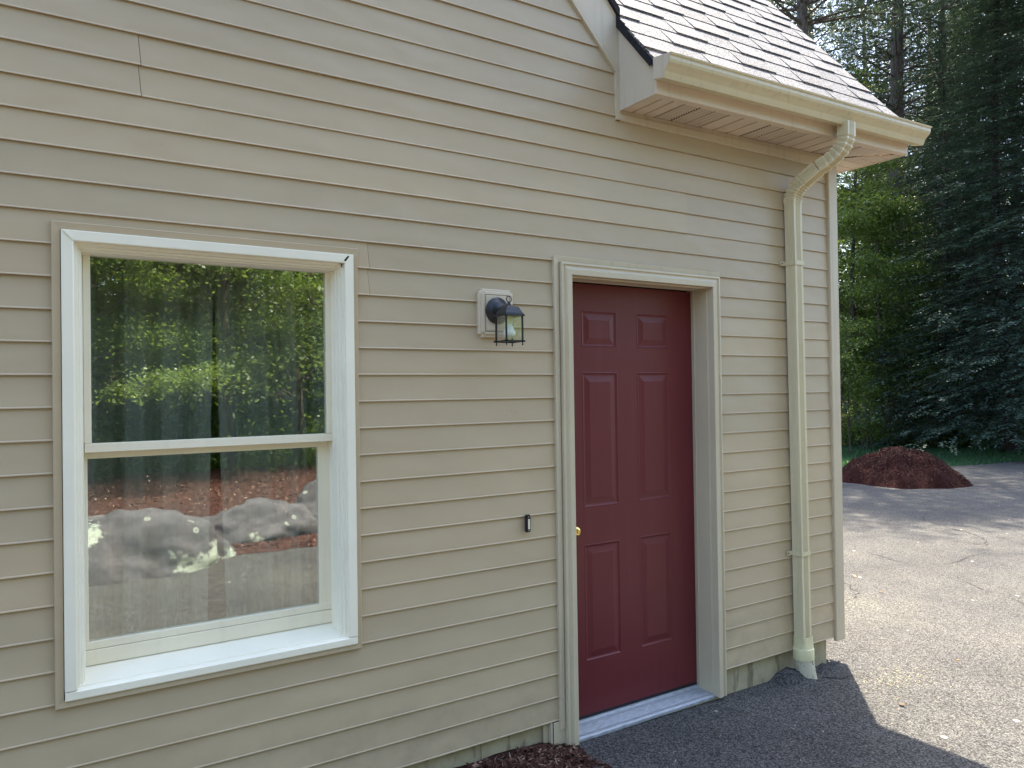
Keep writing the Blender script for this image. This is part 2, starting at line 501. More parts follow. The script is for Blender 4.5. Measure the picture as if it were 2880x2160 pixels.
def fastmesh(name, V, F, mat, parent=None, loc=(0, 0, 0), smooth=False):
    V = np.asarray(V, dtype=np.float32).reshape(-1, 3); F = np.asarray(F, dtype=np.int32)
    me = bpy.data.meshes.new(name)
    k = F.shape[1]
    me.vertices.add(len(V)); me.vertices.foreach_set('co', V.ravel())
    me.loops.add(F.size); me.loops.foreach_set('vertex_index', F.ravel())
    me.polygons.add(len(F)); me.polygons.foreach_set('loop_start', np.arange(0, F.size, k, dtype=np.int32))
    me.polygons.foreach_set('loop_total', np.full(len(F), k, dtype=np.int32))
    if smooth: me.polygons.foreach_set('use_smooth', np.ones(len(F), dtype=bool))
    me.update(calc_edges=True)
    me.materials.append(MAT[mat])
    o = bpy.data.objects.new(name, me)
    COL.objects.link(o)
    if parent: o.parent = parent
    else: o.location = loc
    return o

def zground(x):
    return -1.575 - 0.0165 * min(max(x - 2.1, 0.0), 8.8)

# ------------------------------------------------------------------ ground
def hills(x, y):
    """height of the land beyond the paving"""
    z = -1.74
    d = math.hypot(x, y + 2.8)
    return z - 0.03 + 1.25 * max(0, min(1, (d - 32) / 60)) + (3.0 * max(0, min(1, (d - 40) / 30)))

def sheet(name, xs, ylo, yhi, ny, zf, mat, loc=(0, 0, 0)):
    V = []; F = []
    for i, x in enumerate(xs):
        a, b = ylo(x), yhi(x)
        for j in range(ny + 1):
            y = a + (b - a) * j / ny
            V.append((x, y, zf(x, y)))
    for i in range(len(xs) - 1):
        for j in range(ny):
            a = i * (ny + 1) + j
            F.append((a, a + ny + 1, a + ny + 2, a + 1))
    return fastmesh(name, V, F, mat, smooth=True)

g = sheet('ground', [-220 + 8 * i for i in range(0, 26)] + [-12 + 1.5 * i for i in range(1, 36)] + [42 + 9 * i for i in range(0, 21)], lambda x: -200, lambda x: 220, 90,
          lambda x, y: (hills(x, y) if x > 6 and y > 3 else max(-1.74, -1.74 + 0.16 * max(0.0, -16 - y) if y > -70 else 7.0)) - 0.12, 'soil')
tag(g, kind='structure')

def wob(x, a, f, p=0.0):
    return a * (math.sin(x * f + p) + 0.5 * math.sin(x * f * 2.3 + 1.3 + p))
def drive_far(x):
    if x < 3.9: return 0.015
    if x < 4.1: return 0.015 + (x - 3.9) * 5 * 10.0
    if x < 13.6: return 6.55 + (13.6 - x) * 0.25 + wob(x, 0.05, 2.1)
    return 6.55 - (x - 13.6) * 0.2 + wob(x, 0.05, 2.1)
def drive_near(x):
    if x < 0: return -4.5 + wob(x, 0.03, 4)
    if x < 1.7: return -4.55 - 0.14 * x + wob(x, 0.03, 4)
    if x < 4.5: return -4.9 - 0.13 * (x - 1.7) + wob(x, 0.04, 4)
    return -5.2 - 0.5 * (x - 4.5) if x < 10 else -7.95
xs = [-9 + 0.3 * i for i in range(43)] + [3.905, 4.0, 4.1] + [4.2 + 0.35 * i for i in range(66)]
dv = sheet('driveway', xs, drive_near, drive_far, 40, lambda x, y: zground(x) + 0.004 * math.sin(x * 1.7 + y), 'asphalt')
tag(dv, kind='structure')

def crack(pts, wd, name='crack'):
    pts = [Vector((p[0], p[1], 0)) for p in pts]
    V = []; F = []
    fine = []
    for a, b in zip(pts[:-1], pts[1:]):
        n = max(2, int((b - a).length / 0.05))
        for i in range(n):
            p = a.lerp(b, i / n); q = (b - a).normalized()
            fine.append((p + Vector((-q.y, q.x, 0)) * random.uniform(-0.022, 0.022), q))
    L_ = len(fine)
    for i, (p, q) in enumerate(fine):
        w_ = wd * (0.3 + random.random()) * math.sin(math.pi * (i + 0.5) / L_)
        n_ = Vector((-q.y, q.x, 0)) * w_
        z = zground(p.x) + 0.004 * math.sin(p.x * 1.7 + p.y) + 0.004
        V += [(p.x + n_.x, p.y + n_.y, z), (p.x - n_.x, p.y - n_.y, z)]
        if i: F.append((2 * i - 2, 2 * i - 1, 2 * i + 1, 2 * i))
    o = fastmesh(name, V, F, 'crack', parent=dv)
    return o
crack([(7.15, 1.84), (7.02, 1.5), (6.94, 1.30), (6.99, 1.12)], 0.006)
crack([(6.95, 1.28), (7.2, 1.12), (7.38, 1.05), (7.8, 1.13), (8.14, 1.10)], 0.005)
crack([(5.1, -1.4), (5.8, -0.6), (6.3, -0.1), (6.6, 0.5), (6.95, 1.28)], 0.004)
crack([(8.14, 1.10), (9.0, 1.6), (9.6, 2.6), (10.4, 3.0)], 0.006)
crack([(4.9, 0.6), (5.6, 0.9), (6.2, 1.6), (7.0, 1.9)], 0.004)
crack([(3.72, -0.10), (3.80, -0.16), (3.90, -0.19), (3.98, -0.24)], 0.010)
crack([(3.97, -0.01), (4.03, 0.01), (4.12, 0.0)], 0.005)

# lawn strip and its blades
def lawn_near(x): return drive_far(x) - 0.02
def lawn_far(x): return lawn_near(x) + (5.2 if x < 22 else 4.5) + wob(x, 0.25, 0.7)
lw = sheet('lawn', [5.5 + 0.5 * i for i in range(60)], lambda x: lawn_near(x), lawn_far, 8, lambda x, y: -1.735 + 0.0 * x, 'lawn')
tag(lw, kind='structure')

def blades(n, xr, yf, h, wd, mat, name, label, cat, zf, lean=0.5, seed=3, parent=None, kind='stuff'):
    r_ = np.random.default_rng(seed)
    x = r_.uniform(*xr, n); lo, hi = yf(x)
    y = lo + (hi - lo) * r_.random(n)
    a = r_.uniform(0, 2 * np.pi, n); hh = h * r_.uniform(0.5, 1.2, n)
    dx, dy = np.cos(a) * wd / 2, np.sin(a) * wd / 2
    l1, l2 = r_.normal(0, lean, n) * hh, r_.normal(0, lean, n) * hh
    z = zf(x, y)
    V = np.stack([np.stack([x - dx, y - dy, z], 1), np.stack([x + dx, y + dy, z], 1), np.stack([x + l1, y + l2, z + hh], 1)], 1).reshape(-1, 3)
    F = np.arange(3 * n).reshape(-1, 3)
    o = fastmesh(name, V, F, mat, parent)
    tag(o, label, cat, kind=kind)
    return o
vlaw = np.vectorize(lawn_near); vlawf = np.vectorize(lawn_far)
blades(60000, (11.5, 27), lambda x: (vlaw(x), vlawf(x)), 0.075, 0.018, 'grass', 'grass', 'shaded green grass verge between the driveway and the trees', 'grass', lambda x, y: np.full_like(x, -1.735))

def chips(n, xf, zf, size, mat, name, label, cat, seed=5, flat=0.35, asp=(0.12, 0.35)):
    r_ = np.random.default_rng(seed)
    x, y = xf(r_, n), None
    x, y = x
    z = zf(x, y)
    a = r_.uniform(0, 2 * np.pi, n); L_ = size * r_.uniform(0.4, 1.5, n); W_ = L_ * r_.uniform(*asp, n)
    p = r_.normal(0, flat, n)
    ax = np.stack([np.cos(a) * np.cos(p), np.sin(a) * np.cos(p), np.sin(p)], 1)
    q = r_.normal(0, flat, n)
    bx = np.stack([-np.sin(a) * np.cos(q), np.cos(a) * np.cos(q), np.sin(q)], 1)
    c = np.stack([x, y, z + size * 0.12], 1)
    V = np.stack([c - ax * L_[:, None] / 2, c + bx * W_[:, None] / 2, c + ax * L_[:, None] / 2, c - bx * W_[:, None] / 2], 1).reshape(-1, 3)
    F = np.arange(4 * n).reshape(-1, 4)
    o = fastmesh(name, V, F, mat)
    tag(o, label, cat, kind='stuff')
    return o

# mulch bed along the wall, left of the door
def bed_edge(x):
    return -0.30 - 0.10 * math.sin(x * 2.1) if x < 1.7 else -0.30 + (x - 1.7) * 0.05
def bed_z(x, y):
    e = max(0.0, min(1.0, min((2.07 + y * 0.25 - x) / 0.25, (y + 0.62) / 0.25)))
    return -1.578 + 0.045 * math.sqrt(e) + 0.008 * math.sin(x * 23) * math.sin(y * 31)
bd = sheet('mulch_bed', [-4 + 0.08 * i for i in range(77)], lambda x: -0.62, lambda x: 0.02, 14, bed_z, 'mulch')
tag(bd, kind='structure')
vb = np.vectorize(bed_z)
chips(16000, lambda r_, n: (2.06 - 3.4 * r_.random(n) ** 1.2, -0.60 + 0.60 * r_.random(n)), lambda x, y: vb(x, y), 0.035, 'chips', 'bark_chips', 'dark brown shredded bark chips in the bed at the foot of the wall', 'mulch', 5, 0.4)
# loose straw and needles on the asphalt
def straw_xy(r_, n):
    k = n // 2
    x = np.concatenate([r_.normal(4.05, 0.16, k), r_.normal(3.0, 0.8, n - k)])
    y = np.concatenate([r_.normal(-0.33, 0.07, k), -0.25 - np.abs(r_.normal(0, 0.55, n - k))])
    return x, y
vz = np.vectorize(zground)
chips(330, straw_xy, lambda x, y: vz(x) + 0.004, 0.024, 'straw', 'straw', 'pale dry grass clippings scattered on the asphalt by the corner', 'straw', 9, 0.1, (0.04, 0.10))

chips(80, lambda r_, n: (r_.uniform(3.4, 12, n), r_.uniform(-3, 5.5, n)), lambda x, y: vz(x) + 0.004, 0.032, 'litter', 'fallen_leaves', 'small dry leaves and bits scattered over the sunlit driveway', 'leaf litter', 19, 0.3, (0.3, 0.6))
# ------------------------------------------------------------------ house
house = empty('house', (1.0, 0, -1.6), 'beige vinyl sided house with white sash window, burgundy door and grey shingle roof', 'house')
K0, H = 0.0700, 0.1016
def zk(k): return K0 + H * k
XR = 3.992          # siding right end
XL = -5.4
WJ = (0.093, 1.087, -0.957, 0.548)        # window J channel, outer
DJ = (2.003, 3.060, -1.60, 0.600)         # door J channel, outer
def right_end(z):
    """right hand limit of the siding: eave box, then the rake"""
    if z <= 1.272: return XR
    if z <= 1.497: return 2.384
    return 2.384 - (z - 1.497) / 1.06
GZ = 6.0
def left_end(z):
    return XL if z < 1.5 else XL + (z - 1.5) / 1.06

JO = {-15: [(-1.1)], -13: [], -11: [-2.6], -9: [], -7: [-0.9], -5: [], -3: [-2.2], -1: [], 1: [-1.4], 3: [1.133], 5: [3.463, -1.0], 7: [2.843], 9: [0.344], 11: [3.09, -1.8], 13: [-0.6], 15: [0.9], 17: [-2.0], 19: [], 21: [0.2]}
def lap_profile(zb, zt):
    return [(zt, -0.0035), (zb + 0.0062, -0.0096), (zb + 0.0036, -0.0114), (zb + 0.0010, -0.0117), (zb, -0.0110), (zb + 0.0004, -0.002)]
def add_lap(mb, xb0, xb1, xt0, xt1, zb, zt, z0, z1, dy=0.0):
    """one clapboard face between heights z0..z1 of the lap zb..zt"""
    P = lap_profile(zb, zt)
    def yat(z):
        for (za, ya), (zc, yc) in zip(P[:-2], P[1:-1]):
            if zc <= z <= za: return ya + (yc - ya) * (za - z) / (za - zc)
        return P[-2][1]
    pts = [(z1, yat(z1))] + [p for p in P[1:-1] if z0 < p[0] < z1]
    pts.append((z0, yat(z0)))
    if z0 <= zb + 1e-6: pts.append((zb + 0.0004, -0.002))
    def xs_(z):
        t = (z - zb) / (zt - zb); t = max(0, min(1, t))
        return xb0 + (xt0 - xb0) * t, xb1 + (xt1 - xb1) * t
    for (za, ya), (zc, yc) in zip(pts[:-1], pts[1:]):
        a0, a1 = xs_(za); c0, c1 = xs_(zc)
        mb.face([(c0, yc + dy, zc), (c1, yc + dy, zc), (a1, ya + dy, za), (a0, ya + dy, za)])
    # end returns give each panel a thickness
    for sgn in (0, 1):
        pl = []
        for z, y in pts[:-1] if z0 <= zb + 1e-6 else pts:
            pl.append((xs_(z)[sgn], y + dy, z))
        mb.face(pl + [(pl[-1][0], 0.0, pl[-1][2]), (pl[0][0], 0.0, pl[0][2])])
    return mb

k = -15
while zk(k) < GZ - 0.3:
    if k > 21:
        # above the picture: joined courses
        break
    zmid = zk(k + 1)
    lo, hi = left_end(zk(k)), right_end(zk(k))
    js = sorted(j for j in JO.get(k, []) if lo + 0.2 < j < hi - 0.2)
    ends = [lo] + js + [hi]
    for i in range(len(ends) - 1):
        a, b = ends[i], ends[i + 1]
        # split round openings
        pieces = []
        for lap in (0, 1):
            zb, zt = zk(k + lap), zk(k + lap + 1)
            segs = [(a, b, zb, zt)]
            for (ox0, ox1, oz0, oz1) in (WJ, DJ):
                ox0 += 0.012; ox1 -= 0.012; oz0 += 0.012; oz1 -= 0.012
                new = []
                for (s0, s1, q0, q1) in segs:
                    if s1 <= ox0 or s0 >= ox1 or q1 <= oz0 or q0 >= oz1:
                        new.append((s0, s1, q0, q1)); continue
                    if s0 < ox0: new.append((s0, ox0, q0, q1))
                    if s1 > ox1: new.append((ox1, s1, q0, q1))
                    m0, m1 = max(s0, ox0), min(s1, ox1)
                    if q1 > oz1: new.append((m0, m1, oz1, q1))
                    if q0 < oz0: new.append((m0, m1, q0, oz0))
                segs = new
            pieces += [(lap,) + s_ for s_ in segs]
        # group by the stretches of wall they cover (contiguous = one panel)
        groups = []
        for p in sorted(pieces, key=lambda t: t[1]):
            for gr in groups:
                if any(p[1] <= q[2] + 1e-6 and p[2] >= q[1] - 1e-6 for q in gr):
                    gr.append(p); break
            else:
                groups.append([p])
        for gr in groups:
            mb = MB()
            for (lap, s0, s1, q0, q1) in gr:
                zb, zt = zk(k + lap), zk(k + lap + 1)
                x0b, x1b, x0t, x1t = s0, s1, s0, s1
                if abs(s0 - lo) < 1e-6: x0b, x0t = left_end(zb), left_end(zt)
                if abs(s1 - hi) < 1e-6:
                    x1b, x1t = right_end(zb), right_end(zt)
                    if zb < 1.272 <= zt or (k == 11 and lap == 1): x1b = x1t = XR
                    if k >= 13: x1b = min(x1b, right_end(max(zb, 1.28)))
                if i < len(ends) - 2 and abs(s1 - b) < 1e-6:
                    x1b += 0.006; x1t -= 0.002
                if i > 0 and abs(s0 - a) < 1e-6:
                    x0b += 0.0082; x0t -= 0.0004
                add_lap(mb, x0b, x1b, x0t, x1t, zb, zt, q0, q1, -0.0022 * (len(ends) - 2 - i))
            mb.build('siding_panel', 'siding', house)
    k += 2
# the rest of the gable above the picture, as one piece
mb = MB()
while zk(k) < GZ:
    for lap in (0, 1):
        zb, zt = zk(k + lap), zk(k + lap + 1)
        if left_end(zt) < right_end(zt):
            add_lap(mb, left_end(zb), right_end(zb), left_end(zt), right_end(zt), zb, zt, zb, zt)
    k += 2
tag(mb.build('upper_siding', 'siding', house), kind='stuff')

# walls behind the siding, with the two openings
def wall_rects(x0, x1, z0, z1, holes):
    xs_ = sorted({x0, x1, *[h[0] for h in holes], *[h[1] for h in holes]})
    zs_ = sorted({z0, z1, *[h[2] for h in holes], *[h[3] for h in holes]})
    out = []
    for a, b in zip(xs_[:-1], xs_[1:]):
        for c, d in zip(zs_[:-1], zs_[1:]):
            cx, cz = (a + b) / 2, (c + d) / 2
            if not any(h[0] < cx < h[1] and h[2] < cz < h[3] for h in holes): out.append((a, b, c, d))
    return out
WO = (0.150, 1.040, -0.925, 0.505)
DO = (2.075, 3.012, -1.60, 0.530)
mb = MB()
for (a, b, c, d) in wall_rects(XL + 0.05, 4.03, -1.44, 1.50, [WO, (DO[0], DO[1], -1.45, DO[3])]):
    mb.face([(a, 0.004, c), (b, 0.004, c), (b, 0.004, d), (a, 0.004, d)])
    mb.face([(a, 0.14, c), (a, 0.14, d), (b, 0.14, d), (b, 0.14, c)])
for (a, b, c, d) in (WO, (DO[0], DO[1], -1.44, DO[3])):
    mb.face([(a, 0.004, c), (a, 0.14, c), (a, 0.14, d), (a, 0.004, d)]); mb.face([(b, 0.004, c), (b, 0.004, d), (b, 0.14, d), (b, 0.14, c)])
    mb.face([(a, 0.004, d), (a, 0.14, d), (b, 0.14, d), (b, 0.004, d)])
    if c > -1.0: mb.face([(a, 0.004, c), (b, 0.004, c), (b, 0.14, c), (a, 0.14, c)])
xa = -1.5
mb.face([(XL + 0.05, 0.004, 1.5), (2.40, 0.004, 1.5), (xa, 0.004, 1.5 + 3.9 * 1.06)])
# side and back walls
mb.face([(4.03, 0.004, -1.44), (4.03, 7.0, -1.44), (4.03, 7.0, 1.7), (4.03, 3.5, 5.7), (4.03, 0.004, 1.7)])
mb.face([(XL + 0.05, 0.004, -1.44), (XL + 0.05, 7.0, -1.44), (XL + 0.05, 7.0, 1.5), (XL + 0.05, 0.004, 1.5)])
mb.face([(XL + 0.05, 7.0, -1.44), (4.03, 7.0, -1.44), (4.03, 7.0, 1.7), (XL + 0.05, 7.0, 1.7)])
mb.face([(XL, 0.31, -1.5), (4.03, 0.31, -1.5), (4.03, 7.0, -1.5), (XL, 7.0, -1.5)])
mb.face([(2.0, 0.31, -1.6), (3.1, 0.31, -1.6), (3.1, 0.31, 0.6), (2.0, 0.31, 0.6)])
mb.build('wall', 'sheath', house)
# siding of the right hand side wall
mb = MB()
kk = -15
while zk(kk) < 1.3:
    zb, zt = zk(kk), zk(kk + 1)
    mb.face([(4.048, 0.09, zb), (4.048, 6.95, zb), (4.036, 6.95, zt), (4.036, 0.09, zt)])
    mb.face([(4.048, 0.09, zb), (4.030, 0.09, zb), (4.030, 6.95, zb), (4.048, 6.95, zb)])
    kk += 1
tag(mb.build('side_siding', 'siding', house), kind='stuff')
# foundation
MB().box(XL, 1.985, 0.02, 0.30, -1.9, -1.43).build('foundation', 'concrete', house)
MB().box(3.052, 3.945, 0.02, 0.30, -1.9, -1.43).build('foundation', 'concrete', house)
MB().box(3.70, 3.943, 0.302, 7.0, -1.9, -1.43).build('foundation', 'concrete', house)
MB().box(1.987, 3.05, 0.0, 0.30, -1.9, -1.581).build('foundation', 'concrete', house)
for x in (1.17, 1.62, 3.30, 3.52, 3.76):
    MB().box(x, x + 0.004, 0.013, 0.021, -1.75, -1.45).build('form_joint', 'concrete', house)
# corner post
mb = MB()
mb.rings([[(3.985, -0.004, z), (3.985, -0.021, z), (3.990, -0.024, z), (4.062, -0.024, z), (4.066, -0.021, z), (4.066, 0.09, z), (4.056, 0.09, z), (4.040, 0.02, z), (4.004, 0.010, z)] for z in (-1.475, 1.335)])
mb.build('corner_post', 'trim', house)

# mitred frames
def frame(mb, x0, x1, z0, z1, prof, sides='LTRB', zbot=None):
    """prof = [(inset, y)]; rectangular frame mitred at the corners"""
    for (i0, y0), (i1, y1) in zip(prof[:-1], prof[1:]):
        def q(i, y):
            zb = zbot if zbot is not None else z0 + i
            return {'BL': (x0 + i, y, zb), 'BR': (x1 - i, y, zb), 'TL': (x0 + i, y, z1 - i), 'TR': (x1 - i, y, z1 - i)}
        A, B = q(i0, y0), q(i1, y1)
        for s_, a, b in (('L', 'BL', 'TL'), ('T', 'TL', 'TR'), ('R', 'TR', 'BR'), ('B', 'BR', 'BL')):
            if s_ in sides: mb.face([A[a], A[b], B[b], B[a]])
    if 'B' not in sides:
        zb = zbot if zbot is not None else z0
        mb.face([(x0 + i, y, zb) for i, y in prof]); mb.face([(x1 - i, y, zb) for i, y in prof])
    return mb

frame(MB(), *WJ, [(0.0, 0.0), (0.0, -0.019), (0.002, -0.021), (0.0235, -0.019), (0.0245, -0.006), (0.0255, 0.0)]).build('window_trim', 'siding', house)
frame(MB(), *DJ, [(0.0, 0.0), (0.0, -0.021), (0.002, -0.023), (0.026, -0.020), (0.029, -0.008), (0.031, 0.0)], 'LTR', -1.492).build('door_trim', 'trim', house)

# window: casing > sill, sashes, panes
X0, X1, Z1 = 0.1185, 1.0685, 0.5225
win = frame(MB(), X0, X1, -0.935, Z1, [(0.0, 0.0), (0.0, -0.026), (0.002, -0.028), (0.031, -0.028), (0.034, -0.026), (0.0345, -0.010), (0.043, -0.008), (0.045, 0.004), (0.0515, 0.006), (0.053, 0.018), (0.0575, 0.020), (0.060, 0.045), (0.062, 0.050), (0.0625, 0.085), (0.052, 0.11), (0.052, 0.14)], 'LTR', -0.906).build('window', 'white', house)
mb = MB()
prof = [(-0.938, 0.0), (-0.938, -0.024), (-0.934, -0.027), (-0.912, -0.027), (-0.909, -0.024), (-0.905, -0.008), (-0.900, -0.006), (-0.899, 0.000), (-0.902, 0.003), (-0.886, 0.050), (-0.872, 0.10), (-0.872, 0.14), (-0.938, 0.14)]
mb.rings([[(x, y, z) for z, y in prof] for x in (X0 + 0.001, X1 - 0.001)])
mb.build('window_sill', 'white', win)
def bar(mb, x0, x1, z0, z1, y0, y1):
    return mb.box(x0, x1, y0, y1, z0, z1)
# upper sash
mb = MB()
xa0, xa1 = 0.1815, 1.0075
bar(mb, xa0, xa0 + 0.0215, -0.148, 0.468, 0.051, 0.085)
bar(mb, xa1 - 0.0215, xa1, -0.148, 0.468, 0.051, 0.085)
bar(mb, xa0 + 0.001, xa1 - 0.001, 0.4690, 0.493, 0.0495, 0.085)
bar(mb, xa0 + 0.001, xa1 - 0.001, -0.178, -0.149, 0.0485, 0.085)
mb.build('upper_sash', 'sash', win, bevel=0.0012)
MB().box(0.200, 0.990, 0.062, 0.066, -0.152, 0.472).build('pane', 'pane', win)
# lower sash
mb = MB()
xb0, xb1 = 0.168, 1.010
bar(mb, xb0, xb0 + 0.025, -0.80, -0.200, 0.090, 0.118)
bar(mb, 0.963, xb1, -0.80, -0.200, 0.090, 0.118)
bar(mb, xb0, xb1, -0.2005, -0.179, 0.0865, 0.118)
bar(mb, xb0 + 0.0, xb1, -0.822, -0.7965, 0.089, 0.118)
bar(mb, xb0 - 0.003, xb1, -0.872, -0.8235, 0.086, 0.118)
mb.build('lower_sash', 'sash', win, bevel=0.0012)
MB().box(0.190, 0.966, 0.100, 0.104, -0.80, -0.198).build('pane', 'pane', win)
# dark sealant gaps in the corners of the casing
mb = MB()
mb.hexa([(1.030, -0.0285, 0.498), (1.037, -0.0285, 0.494), (1.052, -0.0285, 0.515), (1.046, -0.0285, 0.516),
         (1.030, -0.0275, 0.498), (1.037, -0.0275, 0.494), (1.052, -0.0275, 0.515), (1.046, -0.0275, 0.516)])
mb.box(1.020, 1.033, -0.0115, -0.0102, 0.486, 0.489)
mb.box(1.026, 1.029, -0.0115, -0.0102, 0.475, 0.486)
mb.build('sealant_gap', 'dark_edge', win)
mb = MB()
for (x, z) in ((0.131, 0.511),):
    mb.hexa([(x - 0.008, -0.0305, z + 0.008), (x - 0.004, -0.0305, z + 0.0105), (x + 0.024, -0.0305, z - 0.014), (x + 0.019, -0.0305, z - 0.020),
             (x - 0.008, -0.0275, z + 0.008), (x - 0.004, -0.0275, z + 0.0105), (x + 0.024, -0.0275, z - 0.014), (x + 0.019, -0.0275, z - 0.020)])
mb.build('corner_key', 'white', win)

# door frame, threshold, slab
fr = frame(MB(), 2.035, 3.046, -1.57, 0.573, [(0.0, 0.0), (0.0, -0.034), (0.002, -0.037), (0.009, -0.038), (0.012, -0.033), (0.016, -0.031), (0.028, -0.0355), (0.031, -0.040), (0.054, -0.040), (0.056, -0.038), (0.0565, 0.0), (0.061, 0.0005), (0.062, 0.004), (0.062, 0.075), (0.060, 0.077), (0.060, 0.090), (0.062, 0.092), (0.056, 0.118), (0.040, 0.118), (0.040, 0.165)], 'LTR', -1.571).build('door_frame', 'doorframe', house)
mb = MB()
pr = [(-0.012, -1.580), (-0.012, -1.568), (-0.004, -1.561), (0.012, -1.560)]
yy = 0.016
while yy < 0.085:
    pr += [(yy, -1.5605), (yy + 0.002, -1.5585), (yy + 0.005, -1.5585), (yy + 0.007, -1.5605)]
    yy += 0.010
pr += [(0.100, -1.556), (0.108, -1.549), (0.165, -1.549), (0.165, -1.580)]
mb.rings([[(x, y, z) for y, z in pr] for x in (2.093, 2.988)])
mb.build('threshold', 'threshold', fr)
MB().box(2.0925, 2.9885, 0.012, 0.16, -1.5995, -1.5812).build('sill_shim', 'black_metal', fr)

XS0, XS1, ZS0, ZS1, YS = 2.0955, 2.9905, -1.546, 0.5085, 0.120
panels = []
for (a, b) in ((2.2585, 2.4815), (2.6065, 2.8295)):
    for (c, d) in ((0.2035, 0.3835), (-0.560, 0.0875), (-1.288, -0.733)):
        panels.append((a, b, c, d))
mb = MB()
for (a, b, c, d) in wall_rects(XS0, XS1, ZS0, ZS1, panels):
    mb.face([(a, YS, c), (b, YS, c), (b, YS, d), (a, YS, d)])
    mb.face([(a, YS + 0.044, c), (a, YS + 0.044, d), (b, YS + 0.044, d), (b, YS + 0.044, c)])
for (a, b, c, d) in [(XS0, XS1, ZS0, ZS1)]:
    mb.face([(a, YS, c), (a, YS + .044, c), (a, YS + .044, d), (a, YS, d)]); mb.face([(b, YS, c), (b, YS, d), (b, YS + .044, d), (b, YS + .044, c)])
    mb.face([(a, YS, d), (a, YS + .044, d), (b, YS + .044, d), (b, YS, d)]); mb.face([(a, YS, c), (b, YS, c), (b, YS + .044, c), (a, YS + .044, c)])
door = mb.build('door', 'door', house)
for (a, b, c, d) in panels:
    mb = MB()
    pr = [(0.0, YS), (0.003, YS - 0.0010), (0.006, YS - 0.0010), (0.011, YS + 0.0036), (0.0165, YS + 0.0048), (0.021, YS + 0.0044), (0.026, YS + 0.0036), (0.043, YS + 0.0005), (0.046, YS - 0.0005)]
    frame(mb, a, b, c, d, pr)
    mb.face([(a + .046, YS - .0005, c + .046), (b - .046, YS - .0005, c + .046), (b - .046, YS - .0005, d - .046), (a + .046, YS - .0005, d - .046)])
    mb.build('door_panel', 'door', door)
MB().box(XS0, XS1, YS - 0.002, YS + 0.02, ZS0 - 0.003, ZS0 + 0.010).build('door_sweep', 'black_metal', door)
# brass knob
mb = MB()
mb.lathe((2.170, YS, -0.654), (0, -1, 0), [(0.0, 0.0), (0.0, 0.033), (0.004, 0.033), (0.007, 0.029), (0.010, 0.015), (0.026, 0.012), (0.032, 0.016), (0.038, 0.024), (0.048, 0.0275), (0.057, 0.026), (0.063, 0.021), (0.066, 0.014), (0.0665, 0.009), (0.0645, 0.0085), (0.0645, 0.0)], 28)
kn = mb.build('door_knob', 'brass', door, smooth=True)
mb = MB(); mb.box(2.169, 2.171, YS - 0.0660, YS - 0.0640, -0.661, -0.647)
mb.build('keyway', 'black_metal', door)
# bent flashing at the foot of the door trim
mb = MB()
mb.box(1.958, 1.966, -0.012, 0.02, -1.556, -1.456)
mb.box(1.970, 2.034, -0.016, -0.012, -1.570, -1.458)
mb.box(1.930, 1.956, 0.008, 0.012, -1.548, -1.458)
mb.build('flashing', 'trim', house)

# ---------------------------------------------------------------- eave, soffit, fascia
def ez(x): return 0.0175 * (x - 2.404)
XE0, XE1, YF = 2.404, 4.386, -0.252
SZ = 1.322
# frieze trim under the soffit
mb = MB()
def strip(mb, x0, x1, pr):
    return mb.rings([[(x, y, z + (ez(x) if t else 0.0)) for (y, z, t) in pr] for x in (x0, x1)])
strip(mb, 2.386, 3.985, [(0.0, 1.272, 0), (-0.019, 1.272, 0), (-0.021, 1.275, 0), (-0.021, 1.300, 1), (-0.012, 1.303, 1), (-0.012, 1.322, 1), (0.0, 1.322, 1)])
mb.build('frieze_trim', 'trim', house)
# vertical and sloping trim at the end of the siding
def slab2(mb, pts, y0, y1):
    return mb.rings([[(x, y, z) for x, z in pts] for y in (y0, y1)])
a_ = 1.06
mb = MB()
slab2(mb, [(2.380, 1.272), (2.4035, 1.272), (2.4035, 1.505), (2.380, 1.497)], -0.020, 0.0)
n_ = 3.9
mb.build('rake_trim', 'trim', house)
mb = MB()
slab2(mb, [(2.380, 1.498), (2.4035, 1.506), (2.4035 - n_, 1.506 + n_ * a_), (2.380 - n_, 1.498 + n_ * a_)], -0.0202, 0.0)
mb.build('rake_trim', 'trim', house)
# wide rake board of the gable, flush with the wall
mb = MB()
slab2(mb, [(2.4032, 1.508), (2.4032, 1.757), (2.4032 - n_, 1.757 + n_ * 1.12), (2.4032 - n_, 1.508 + n_ * a_)], -0.014, 0.004)
mb.build('rake_board', 'cheek', house)
mb = MB()
slab2(mb, [(XL, 1.498), (XL, 1.757), (XL + n_, 1.757 + n_ * 1.12), (XL + n_, 1.498 + n_ * a_)], -0.014, 0.004)
mb.build('rake_board', 'cheek', house)
# end of the boxed eave
mb = MB()
mb.rings([[(x, YF + 0.002, SZ - 0.004), (x, 0.0, SZ - 0.004), (x, 0.0, 1.750), (x, YF + 0.002, 1.752 + 1.2 * YF)] for x in (XE0 - 0.0, XE0 + 0.004)])
mb.build('eave_end', 'cheek', house)
